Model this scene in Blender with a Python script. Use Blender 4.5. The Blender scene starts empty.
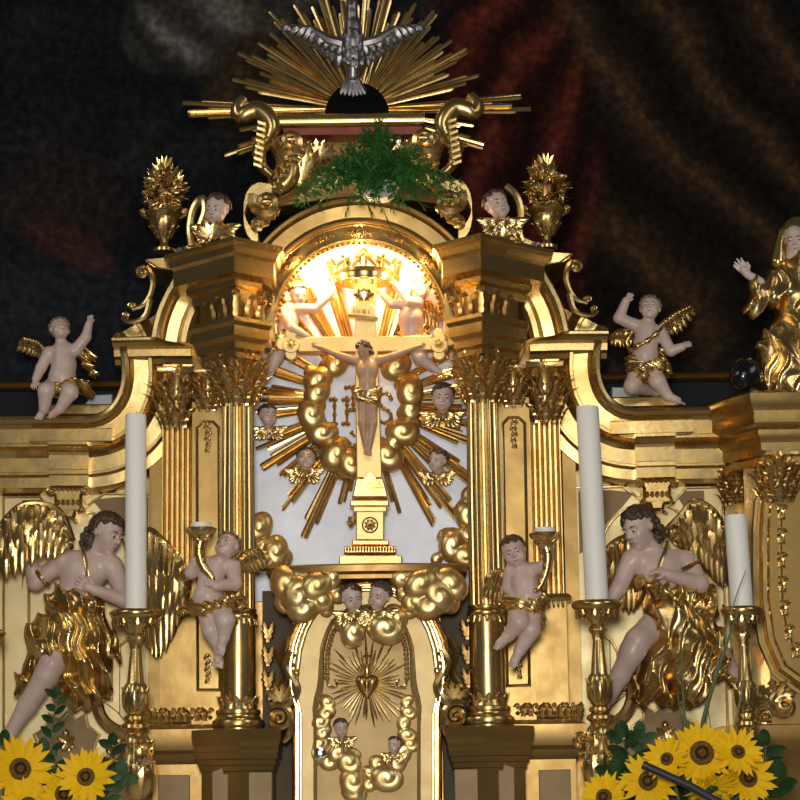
import bpy, math, random
import numpy as np
from mathutils import Vector, Matrix

random.seed(7)
rng = np.random.default_rng(7)
SC = bpy.context.scene
COL = SC.collection
PI = math.pi

# ------------------------------------------------------------------ camera
K = 0.004                       # metres per pixel on the plane y = 0
FPX = 2250.0
PITCH, ROLL = math.radians(10.0), math.radians(-0.8)
CAM = Vector((0.156, -9.0 * math.cos(PITCH), 1.5))
CROT = Matrix.Rotation(math.radians(90) + PITCH, 3, 'X') @ Matrix.Rotation(ROLL, 3, 'Z')
cd = bpy.data.cameras.new('camera'); cd.sensor_width = 36.0; cd.lens = 36.0 * FPX / 800.0
cd.clip_start = 0.1; cd.clip_end = 60
co = bpy.data.objects.new('camera', cd); COL.objects.link(co)
co.matrix_world = Matrix.Translation(CAM) @ CROT.to_4x4()
SC.camera = co

# ------------------------------------------------------------------ world, lights, exposure
w = bpy.data.worlds.new('world'); SC.world = w; w.use_nodes = True
bg = w.node_tree.nodes['Background']; bg.inputs[0].default_value = (0.62, 0.60, 0.56, 1); bg.inputs[1].default_value = 0.045

def area(name, loc, target, size, power, col, sy=None):
    l = bpy.data.lights.new(name, 'AREA'); l.energy = power; l.color = col; l.size = size
    if sy: l.shape = 'RECTANGLE'; l.size_y = sy
    o = bpy.data.objects.new(name, l); COL.objects.link(o); o.location = loc
    o.rotation_euler = (Vector(target) - Vector(loc)).to_track_quat('-Z', 'Y').to_euler()
    return o
area('camera_flash', (0.05, -8.6, 1.95), (0, 0, 2.9), 0.5, 225, (1.0, 0.97, 0.92))
area('nave_window_left', (-5.5, -5.0, 6.5), (0, 0, 2.6), 2.0, 75, (0.98, 0.985, 1.0), 3.6)
area('nave_window_right', (5.5, -5.5, 6.0), (0, 0, 2.6), 2.0, 55, (0.98, 0.985, 1.0), 3.6)
area('front_fill', (0.3, -9.6, 4.9), (0, 0, 2.8), 3.4, 95, (1.0, 0.96, 0.89), 2.2)  # added fill light, reflected by the gilded flats that face the camera
SC.view_settings.view_transform = 'Standard'; SC.view_settings.look = 'None'
SC.view_settings.exposure = -0.05; SC.view_settings.gamma = 1.0
SC.view_settings.use_curve_mapping = False

# ------------------------------------------------------------------ pixel helpers
def U(px, py, y=0.0):
    d = CROT @ Vector(((px - 400) / FPX, (400 - py) / FPX, -1.0))
    return CAM + d * ((y - CAM.y) / d.y)
def xx(px, y=0.0, py=400): return U(px, py, y).x
def zz(py, y=0.0, px=361): return U(px, py, y).z
def kk(y): return K * (1 + y / 8.863)

# ------------------------------------------------------------------ materials
MATS = {}
def mat(name, col, rough=0.5, metal=0.0, var=0.0, scale=20.0, col2=None, bump=0.0, bscale=60.0,
        rvar=0.0, sss=0.0, spec=0.5, coat=0.0, sheen=0.0):
    m = bpy.data.materials.new(name); m.use_nodes = True; MATS[name] = m
    nt = m.node_tree; b = nt.nodes['Principled BSDF']; L = nt.links
    b.inputs['Base Color'].default_value = (*col, 1); b.inputs['Roughness'].default_value = rough
    b.inputs['Metallic'].default_value = metal; b.inputs['Specular IOR Level'].default_value = spec
    if coat: b.inputs['Coat Weight'].default_value = coat; b.inputs['Coat Roughness'].default_value = 0.2
    if sss:
        b.inputs['Subsurface Weight'].default_value = sss; b.inputs['Subsurface Radius'].default_value = (0.02, 0.01, 0.006)
    tc = nt.nodes.new('ShaderNodeTexCoord')
    if col2 is None and var > 0: col2 = tuple(max(0, c * (1 - var)) for c in col)
    if col2 is not None:
        n = nt.nodes.new('ShaderNodeTexNoise'); n.inputs['Scale'].default_value = scale; n.inputs['Detail'].default_value = 5
        r = nt.nodes.new('ShaderNodeValToRGB'); r.color_ramp.elements[0].position = 0.36; r.color_ramp.elements[1].position = 0.64
        r.color_ramp.elements[0].color = (*col2, 1); r.color_ramp.elements[1].color = (*col, 1)
        L.new(tc.outputs['Object'], n.inputs['Vector']); L.new(n.outputs['Fac'], r.inputs['Fac']); L.new(r.outputs['Color'], b.inputs['Base Color'])
        if rvar:
            mr = nt.nodes.new('ShaderNodeMapRange'); mr.inputs['To Min'].default_value = rough + rvar; mr.inputs['To Max'].default_value = max(0.04, rough - rvar)
            mr.inputs['From Min'].default_value = 0.3; mr.inputs['From Max'].default_value = 0.7
            L.new(n.outputs['Fac'], mr.inputs['Value']); L.new(mr.outputs['Result'], b.inputs['Roughness'])
    if bump:
        n2 = nt.nodes.new('ShaderNodeTexNoise'); n2.inputs['Scale'].default_value = bscale; n2.inputs['Detail'].default_value = 4
        bp = nt.nodes.new('ShaderNodeBump'); bp.inputs['Strength'].default_value = bump; bp.inputs['Distance'].default_value = 0.004
        L.new(tc.outputs['Object'], n2.inputs['Vector']); L.new(n2.outputs['Fac'], bp.inputs['Height']); L.new(bp.outputs['Normal'], b.inputs['Normal'])
    return m
mat('gold', (0.80, 0.585, 0.255), 0.25, 0.95, col2=(0.62, 0.405, 0.135), scale=9, bump=0.09, bscale=34, rvar=0.06)
mat('gold_bright', (0.90, 0.69, 0.33), 0.20, 0.95, col2=(0.76, 0.52, 0.20), scale=14, bump=0.08, bscale=50, rvar=0.05)
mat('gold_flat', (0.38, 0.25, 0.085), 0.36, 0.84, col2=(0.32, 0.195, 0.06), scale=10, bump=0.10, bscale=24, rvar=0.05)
mat('gold_pale', (0.76, 0.62, 0.33), 0.42, 0.60, col2=(0.69, 0.54, 0.26), scale=8, bump=0.10, bscale=24, rvar=0.05)
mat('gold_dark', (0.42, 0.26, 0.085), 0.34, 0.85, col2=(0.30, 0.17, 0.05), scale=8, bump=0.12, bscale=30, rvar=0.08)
mat('gold_cloud', (0.86, 0.64, 0.29), 0.36, 0.88, col2=(0.72, 0.48, 0.17), scale=12, bump=0.08, bscale=40, rvar=0.05)
mat('gold_ray', (0.88, 0.65, 0.29), 0.24, 0.95, col2=(0.72, 0.47, 0.17), scale=14, bump=0.05)
mat('gold_matte', (0.46, 0.315, 0.13), 0.5, 0.45, col2=(0.38, 0.25, 0.095), scale=9, bump=0.08)
mat('silver', (0.36, 0.335, 0.32), 0.36, 0.9, col2=(0.24, 0.22, 0.21), scale=22, bump=0.1)
mat('white_silver', (0.84, 0.87, 0.93), 0.45, 0.15, col2=(0.74, 0.78, 0.86), scale=9, bump=0.14, bscale=18)
mat('flesh', (0.66, 0.505, 0.425), 0.42, 0, col2=(0.57, 0.415, 0.345), scale=11, sss=0.04, coat=0.12)
mat('flesh_tan', (0.56, 0.36, 0.22), 0.42, 0, col2=(0.46, 0.28, 0.16), scale=30, coat=0.12)
mat('lips', (0.42, 0.16, 0.14), 0.4)
mat('cheek', (0.62, 0.34, 0.30), 0.45)
mat('eye_dark', (0.035, 0.022, 0.015), 0.25)
mat('hair', (0.095, 0.058, 0.032), 0.48, 0, col2=(0.045, 0.026, 0.016), scale=60)
mat('hair_light', (0.24, 0.15, 0.075), 0.48, 0, col2=(0.14, 0.085, 0.04), scale=60)
mat('wax', (0.95, 0.91, 0.82), 0.5, 0, var=0.04, scale=4, sss=0.2)
mat('brown_panel', (0.36, 0.25, 0.125), 0.6, 0.2, col2=(0.30, 0.20, 0.095), scale=9, spec=0.3)
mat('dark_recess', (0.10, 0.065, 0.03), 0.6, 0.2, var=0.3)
mat('black_metal', (0.035, 0.036, 0.042), 0.38, 0.3)
mat('chrome', (0.5, 0.5, 0.52), 0.12, 1.0)
mat('black_cloth', (0.006, 0.005, 0.005), 0.9, spec=0.05)
mat('black_gloss', (0.02, 0.02, 0.022), 0.14, 0.6, coat=0.6)
mat('petal', (0.95, 0.62, 0.008), 0.6, 0, col2=(0.92, 0.50, 0.004), scale=30, spec=0.2)
mat('seed_disk', (0.065, 0.034, 0.012), 0.9, 0, col2=(0.03, 0.016, 0.008), scale=140, bump=0.6, bscale=220, spec=0.1)
mat('seed_ring', (0.21, 0.12, 0.02), 0.9, 0, col2=(0.09, 0.05, 0.014), scale=160, bump=0.6, bscale=220, spec=0.1)
mat('leaf', (0.030, 0.075, 0.016), 0.5, 0, col2=(0.014, 0.040, 0.010), scale=25, spec=0.3)
mat('leaf_grey', (0.075, 0.13, 0.055), 0.55, 0, col2=(0.045, 0.085, 0.035), scale=25, spec=0.3)
mat('fern', (0.055, 0.20, 0.035), 0.45, 0, col2=(0.022, 0.10, 0.02), scale=18)
mat('stem', (0.13, 0.17, 0.06), 0.5, 0, var=0.3)
mat('straw', (0.30, 0.26, 0.12), 0.5, 0, var=0.3)
mat('pot_grey', (0.50, 0.54, 0.56), 0.4, 0.1, var=0.15)
mat('plaster', (0.16, 0.14, 0.12), 0.9, 0, var=0.2, scale=3)
mat('slate', (0.010, 0.014, 0.017), 0.6, 0, var=0.3, scale=5, spec=0.15)
mat('stone_floor', (0.22, 0.19, 0.16), 0.5, 0, var=0.2, scale=4)
mat('linen', (0.80, 0.79, 0.76), 0.8, 0, var=0.06, scale=5)
mat('wood_dark', (0.10, 0.055, 0.028), 0.5, 0, var=0.3, scale=12)
mat('red_bole', (0.30, 0.07, 0.035), 0.5, 0.2, var=0.3, scale=12)

# ------------------------------------------------------------------ object helpers
def tag(o, label, cat, group=None):
    o['label'] = label; o['category'] = cat
    if group: o['group'] = group
    return o
def thing(name, loc, label, cat, group=None):
    o = bpy.data.objects.new(name, None); o.empty_display_size = 0.05; COL.objects.link(o); o.location = loc
    return tag(o, label, cat, group)
def attach(o, parent):
    o.parent = parent
    if parent is not None and parent.type == 'EMPTY':
        o.matrix_parent_inverse = Matrix.Translation(-Vector(parent.location))
def link_mesh(name, me, m, parent=None, kind=None, mw=None):
    o = bpy.data.objects.new(name, me); COL.objects.link(o)
    if mw is not None: o.matrix_basis = mw
    if m and not me.materials: me.materials.append(MATS[m])
    if parent: attach(o, parent)
    if kind: o['kind'] = kind
    return o

class MB:
    def __init__(s): s.v = []; s.f = []
    def add(s, vs, fs):
        b = len(s.v); s.v.extend([tuple(p) for p in vs]); s.f.extend([tuple(i + b for i in f) for f in fs]); return s
    def grid(s, rows, cu=False, cv=False, cap=False):
        """rows: list of lists of points; cu closes each row, cv closes across the rows"""
        n, m = len(rows), len(rows[0]); fs = []
        for i in range(n if cv else n - 1):
            for j in range(m if cu else m - 1):
                a, b = i * m + j, i * m + (j + 1) % m; c, d = ((i + 1) % n) * m + (j + 1) % m, ((i + 1) % n) * m + j
                fs.append((a, b, c, d))
        if cap: fs.append(tuple(range(m - 1, -1, -1))); fs.append(tuple((n - 1) * m + j for j in range(m)))
        return s.add([p for r in rows for p in r], fs)
    def lathe(s, cx, cy, prof, seg=24, fn=None, a0=0.0, ring=False):
        rows = []
        for (r, z) in prof:
            row = []
            for j in range(seg):
                a = a0 + 2 * PI * j / seg; rr = r * (fn(a, z) if fn else 1.0)
                row.append((cx + rr * math.cos(a), cy + rr * math.sin(a), z))
            rows.append(row)
        return s.grid(rows, cu=True, cv=ring, cap=not ring)
    def tube(s, pts, rad, seg=8, flat=1.0):
        pts = [Vector(p) for p in pts]; n = len(pts)
        if not hasattr(rad, '__len__'): rad = [rad] * n
        t0 = (pts[1] - pts[0]).normalized(); up = Vector((0, -1, 0)) if abs(t0.y) < 0.9 else Vector((0, 0, 1))
        nn = (up - t0 * up.dot(t0)).normalized(); rows = []
        for i in range(n):
            t = (pts[min(i + 1, n - 1)] - pts[max(i - 1, 0)]); t = t.normalized() if t.length > 1e-9 else t0
            nn = (nn - t * nn.dot(t)); nn = nn.normalized() if nn.length > 1e-9 else t.orthogonal().normalized()
            bb = t.cross(nn)
            rows.append([pts[i] + (nn * math.cos(2 * PI * j / seg) * flat + bb * math.sin(2 * PI * j / seg)) * rad[i] for j in range(seg)])
        return s.grid(rows, cu=True, cap=True)
    def box(s, x0, x1, y0, y1, z0, z1):
        v = [(x0, y0, z0), (x1, y0, z0), (x1, y1, z0), (x0, y1, z0), (x0, y0, z1), (x1, y0, z1), (x1, y1, z1), (x0, y1, z1)]
        return s.add(v, [(0, 3, 2, 1), (4, 5, 6, 7), (0, 1, 5, 4), (1, 2, 6, 5), (2, 3, 7, 6), (3, 0, 4, 7)])
    def ball(s, c, r, seg=12, ring=8, rot=None):
        r = r if hasattr(r, '__len__') else (r, r, r); c = Vector(c); rows = []
        for i in range(ring + 1):
            th = PI * (0.02 + 0.96 * i / ring)
            row = []
            for j in range(seg):
                p = Vector((r[0] * math.sin(th) * math.cos(2 * PI * j / seg), r[1] * math.sin(th) * math.sin(2 * PI * j / seg), -r[2] * math.cos(th)))
                row.append(c + (rot @ p if rot is not None else p))
            rows.append(row)
        return s.grid(rows, cu=True, cap=True)
    def prism(s, poly, yf, yb, bev=0.0, px=True):
        """front-plane outline (pixels, or world x,z) extruded from yf (front) to yb (back) with a bevel"""
        P = [(U(a, b, yf).x, U(a, b, yf).z) for a, b in poly] if px else list(poly)
        ar = sum(P[i][0] * P[(i + 1) % len(P)][1] - P[(i + 1) % len(P)][0] * P[i][1] for i in range(len(P)))
        if ar < 0: P = P[::-1]
        n = len(P); Q = P
        if bev > 0:
            Q = []
            for i in range(n):
                a, b, c = Vector(P[i - 1]), Vector(P[i]), Vector(P[(i + 1) % n])
                e1, e2 = (b - a), (c - b)
                e1 = e1.normalized() if e1.length > 1e-9 else Vector((1, 0)); e2 = e2.normalized() if e2.length > 1e-9 else e1
                n1, n2 = Vector((-e1.y, e1.x)), Vector((-e2.y, e2.x)); h = n1 + n2
                h = h / max(0.35, h.dot(n1)) if h.length > 1e-6 else n1
                q = b + h * bev; Q.append((q.x, q.y))
        rows = [[(x, yb, z) for x, z in P], [(x, yf + bev, z) for x, z in P]]
        if bev > 0: rows.append([(x, yf, z) for x, z in Q])
        return s.grid(rows, cu=True, cap=True)
    def sweep(s, path, prof, N, flip=1.0, cap=True, closed=False):
        """path: 3D points in a plane of normal N; prof: (a, b), a along the in-plane side vector, b along N"""
        path = [Vector(p) for p in path]; N = Vector(N); n = len(path); rows = []
        for i in range(n):
            if closed: a, c = path[i - 1], path[(i + 1) % n]
            else: a, c = path[max(0, i - 1)], path[min(n - 1, i + 1)]
            b = path[i]
            e1 = (b - a) if (b - a).length > 1e-9 else (c - b); e2 = (c - b) if (c - b).length > 1e-9 else e1
            e1.normalize(); e2.normalize(); n1, n2 = e1.cross(N) * flip, e2.cross(N) * flip
            h = n1 + n2; h = h / max(0.3, h.dot(n1)) if h.length > 1e-6 else n1
            rows.append([b + h * p[0] + N * p[1] for p in prof])
        return s.grid(rows, cu=True, cv=closed, cap=cap and not closed)
    def leaf(s, B, L, S, N, curl=0.35, nt=8, nu=4, lobes=4, th=0.12, ridge=0.25, tipw=0.12):
        """carved leaf: base B, length vector L, half-width vector S, outward vector N (unit)"""
        B, L, S, N = Vector(B), Vector(L), Vector(S), Vector(N); ln = L.length; wd = S.length
        top, bot = [], []
        for i in range(nt + 1):
            t = i / nt; wv = (math.sin(PI * min(1, 0.12 + 0.88 * t)) ** 0.6) * (0.74 + 0.27 * math.cos(2 * PI * lobes * t)) + tipw * (1 - t)
            ang = curl * t * t * 2.2
            al = t * (1 - 0.25 * abs(curl) * t * t); out = ln * curl * (0.15 * math.sin(PI * t) + 0.75 * t ** 3)
            c = B + L * al + N * out
            rt, rb = [], []
            for j in range(nu + 1):
                u = -1 + 2 * j / nu
                hgt = ridge * wd * (1 - abs(u)) * (1.0) - ridge * wd * 0.5 * math.cos(u * PI * 2) * 0.6
                p = c + S * u * wv + N * hgt * (0.4 + wv)
                rt.append(p); rb.append(p - N * th * wd)
            top.append(rt); bot.append(rb)
        rows = [a + b[::-1] for a, b in zip(top, bot)]
        return s.grid(rows, cu=True, cap=True)
    def volute(s, c, r, turns=1.75, rad=0.2, e1=(1, 0, 0), e2=(0, 0, 1), a0=0.0, seg=6, flat=1.0, bulge=(0, -1, 0), n=None, taper=0.55):
        """spiral roll; starts at radius r at angle a0 and winds inwards"""
        c, e1, e2, bu = Vector(c), Vector(e1), Vector(e2), Vector(bulge); pts, rs = [], []
        n = n or int(14 * turns) + 2
        for i in range(n + 1):
            t = i / n; a = a0 + turns * 2 * PI * t; q = r * (1 - 0.86 * t ** 0.8)
            pts.append(c + (e1 * math.cos(a) + e2 * math.sin(a)) * q + bu * r * 0.35 * t); rs.append(r * rad * (1 - taper * t))
        s.tube(pts, rs, seg, flat); s.ball(pts[-1], r * rad * 0.9, 8, 6); return s
    def xf(s, M):
        s.v = [tuple(M @ Vector(p)) for p in s.v]; return s
    def mirrored(s):
        o = MB(); o.v = [(-x, y, z) for x, y, z in s.v]; o.f = [f[::-1] for f in s.f]; return o
    def mesh(s, name, m=None, smooth=40):
        me = bpy.data.meshes.new(name); me.from_pydata(s.v, [], s.f)
        me.update()
        if smooth:
            me.polygons.foreach_set('use_smooth', [True] * len(me.polygons))
            if smooth < 180: me.set_sharp_from_angle(angle=math.radians(smooth))
        if m: me.materials.append(MATS[m])
        return me
    def build(s, name, m, parent=None, kind=None, smooth=40):
        return link_mesh(name, s.mesh(name, m, smooth), None, parent, kind)
    def both(s, name, m, parent=None, kind=None, smooth=40):
        return s.build(name, m, parent, kind, smooth), s.mirrored().build(name, m, parent, kind, smooth)

def arc(cx, cy, r, a0, a1, n, ry=None):
    ry = ry or r
    return [(cx + r * math.cos(math.radians(a0 + (a1 - a0) * i / n)), cy - ry * math.sin(math.radians(a0 + (a1 - a0) * i / n))) for i in range(n + 1)]
def smooth_path(pts, n=6):
    """Catmull-Rom through 2D or 3D points"""
    P = [Vector(p) for p in pts]; out = []
    for i in range(len(P) - 1):
        p0, p1, p2, p3 = P[max(0, i - 1)], P[i], P[i + 1], P[min(len(P) - 1, i + 2)]
        for j in range(n):
            t = j / n
            out.append(0.5 * ((2 * p1) + (p2 - p0) * t + (2 * p0 - 5 * p1 + 4 * p2 - p3) * t * t + (3 * p1 - p0 - 3 * p2 + p3) * t ** 3))
    out.append(P[-1]); return out
def onplane(pts, y): return [U(p[0], p[1], y) for p in pts]

# ------------------------------------------------------------------ sculpting: signed distance fields
class Field:
    def __init__(s, lo, hi, vox):
        s.lo = np.array(lo, float) - 3 * vox; s.vox = vox
        s.n = np.ceil((np.array(hi, float) + 3 * vox - s.lo) / vox).astype(int) + 1
        s.D = np.full(tuple(s.n), 1.0, dtype=np.float32)
        s.ax = [s.lo[i] + vox * np.arange(s.n[i]) for i in range(3)]
    def _sub(s, lo, hi):
        a = np.maximum(0, np.floor((np.array(lo) - s.lo) / s.vox).astype(int)); b = np.minimum(s.n, np.ceil((np.array(hi) - s.lo) / s.vox).astype(int) + 1)
        if (b <= a).any(): return None
        sl = tuple(slice(a[i], b[i]) for i in range(3))
        X = s.ax[0][sl[0]][:, None, None]; Y = s.ax[1][sl[1]][None, :, None]; Z = s.ax[2][sl[2]][None, None, :]
        return sl, X, Y, Z
    def _put(s, sl, d, k, op):
        a = s.D[sl]
        if op == 'sub':
            h = np.clip(0.5 - 0.5 * (a + d) / k, 0, 1); s.D[sl] = (a * (1 - h) - d * h + k * h * (1 - h)).astype(np.float32)
        else:
            h = np.clip(0.5 + 0.5 * (d - a) / k, 0, 1); s.D[sl] = (d * (1 - h) + a * h - k * h * (1 - h)).astype(np.float32)
    def cap(s, a, b, ra, rb=None, k=None, op='add', disp=None):
        rb = ra if rb is None else rb; a = np.array(a, float); b = np.array(b, float); r = max(ra, rb); k = k if k else 0.35 * r + 1e-5
        m = r * 1.3 + 2.5 * k + 3 * s.vox; q = s._sub(np.minimum(a, b) - m, np.maximum(a, b) + m)
        if q is None: return s
        sl, X, Y, Z = q; ab = b - a; l2 = max(1e-12, ab.dot(ab))
        t = np.clip(((X - a[0]) * ab[0] + (Y - a[1]) * ab[1] + (Z - a[2]) * ab[2]) / l2, 0, 1)
        d = np.sqrt((X - a[0] - t * ab[0]) ** 2 + (Y - a[1] - t * ab[1]) ** 2 + (Z - a[2] - t * ab[2]) ** 2) - (ra + (rb - ra) * t)
        if disp is not None: d = d - disp(X, Y, Z)
        s._put(sl, d, k, op); return s
    def ell(s, c, r, R=None, k=None, op='add', disp=None):
        c = np.array(c, float); r = np.array(r if hasattr(r, '__len__') else (r, r, r), float); k = k if k else 0.3 * r.min() + 1e-5
        m = r.max() * 1.15 + 2.5 * k + 3 * s.vox; q = s._sub(c - m, c + m)
        if q is None: return s
        sl, X, Y, Z = q; x, y, z = X - c[0], Y - c[1], Z - c[2]
        if R is not None:
            R = np.array(R); x, y, z = (R[0][0] * x + R[1][0] * y + R[2][0] * z, R[0][1] * x + R[1][1] * y + R[2][1] * z, R[0][2] * x + R[1][2] * y + R[2][2] * z)
        k0 = np.sqrt((x / r[0]) ** 2 + (y / r[1]) ** 2 + (z / r[2]) ** 2); k1 = np.sqrt((x / r[0] ** 2) ** 2 + (y / r[1] ** 2) ** 2 + (z / r[2] ** 2) ** 2)
        d = np.where(k1 > 1e-9, k0 * (k0 - 1) / np.maximum(k1, 1e-9), -r.min())
        if disp is not None: d = d - disp(X, Y, Z)
        s._put(sl, d, k, op); return s
    def limb(s, pts, rad, k=None):
        for i in range(len(pts) - 1): s.cap(pts[i], pts[i + 1], rad[i], rad[i + 1], k)
        return s
    def warp(s, fn):
        X, Y, Z = s.ax[0][:, None, None], s.ax[1][None, :, None], s.ax[2][None, None, :]
        m = np.abs(s.D) < 0.06
        d = np.broadcast_to(fn(X, Y, Z), s.D.shape); s.D = np.where(m, s.D - d, s.D).astype(np.float32); return s
    def mesh(s, name, m, relax=1):
        D = s.D; ins = D < 0; n = D.shape
        c = np.zeros(tuple(x - 1 for x in n), np.int8)
        for i in (0, 1):
            for j in (0, 1):
                for l in (0, 1): c += ins[i:n[0] - 1 + i, j:n[1] - 1 + j, l:n[2] - 1 + l]
        act = (c > 0) & (c < 8); idx = np.full(act.shape, -1, np.int64); cells = np.argwhere(act); idx[act] = np.arange(len(cells))
        acc = np.zeros((len(cells), 3)); cnt = np.zeros(len(cells))
        cor = [(i, j, l) for i in (0, 1) for j in (0, 1) for l in (0, 1)]
        val = {o: D[cells[:, 0] + o[0], cells[:, 1] + o[1], cells[:, 2] + o[2]].astype(float) for o in cor}
        for o in cor:
            for ax in range(3):
                if o[ax]: continue
                p = list(o); p[ax] = 1; p = tuple(p); va, vb = val[o], val[p]; mk = (va < 0) != (vb < 0)
                t = np.where(mk, va / np.where(np.abs(va - vb) < 1e-12, 1, va - vb), 0)
                q = np.tile(np.array(o, float), (len(cells), 1)); q[:, ax] += t; acc[mk] += q[mk]; cnt[mk] += 1
        V = s.lo + (cells + acc / np.maximum(cnt, 1)[:, None]) * s.vox
        F = []
        for ax in range(3):
            a1, a2 = (ax + 1) % 3, (ax + 2) % 3
            sl0 = [slice(None)] * 3; sl1 = [slice(None)] * 3; sl0[ax] = slice(0, n[ax] - 1); sl1[ax] = slice(1, n[ax])
            cr = ins[tuple(sl0)] != ins[tuple(sl1)]; E = np.argwhere(cr); E = E[(E[:, a1] > 0) & (E[:, a2] > 0) & (E[:, a1] < n[a1] - 1) & (E[:, a2] < n[a2] - 1)]
            if not len(E): continue
            def cell(d1, d2):
                q = E.copy(); q[:, a1] -= d1; q[:, a2] -= d2; return idx[q[:, 0], q[:, 1], q[:, 2]]
            quad = np.stack([cell(1, 1), cell(0, 1), cell(0, 0), cell(1, 0)], 1)
            fl = ~ins[E[:, 0], E[:, 1], E[:, 2]]; quad[fl] = quad[fl][:, ::-1]; F.append(quad)
        F = np.concatenate(F); F = F[(F >= 0).all(1)]
        for _ in range(relax):
            su = np.zeros_like(V); ct = np.zeros(len(V))
            for a, b in ((0, 1), (1, 2), (2, 3), (3, 0)):
                np.add.at(su, F[:, a], V[F[:, b]]); np.add.at(ct, F[:, a], 1); np.add.at(su, F[:, b], V[F[:, a]]); np.add.at(ct, F[:, b], 1)
            V = V * 0.45 + 0.55 * su / np.maximum(ct, 1)[:, None]
        me = bpy.data.meshes.new(name); me.vertices.add(len(V)); me.vertices.foreach_set('co', V.ravel())
        me.loops.add(F.size); me.loops.foreach_set('vertex_index', F.ravel().astype(np.int32))
        me.polygons.add(len(F)); me.polygons.foreach_set('loop_start', np.arange(0, F.size, 4, dtype=np.int32))
        me.polygons.foreach_set('use_smooth', np.ones(len(F), bool)); me.update(calc_edges=True); me.validate()
        me.materials.append(MATS[m]); return me
    def build(s, name, m, parent=None, relax=1):
        return link_mesh(name, s.mesh(name, m, relax), None, parent)
# ================================================================== the setting
FRONT = (0, -1, 0); UP = (0, 0, 1)
def structure(o): o['kind'] = 'structure'; return o
structure(MB().box(-7, 7, -11, 1.3, -0.1, 0.0).build('floor', 'stone_floor'))
structure(MB().box(-7, 7, 1.1, 1.3, 0.0, 7.0).build('wall_back', 'plaster'))

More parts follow.
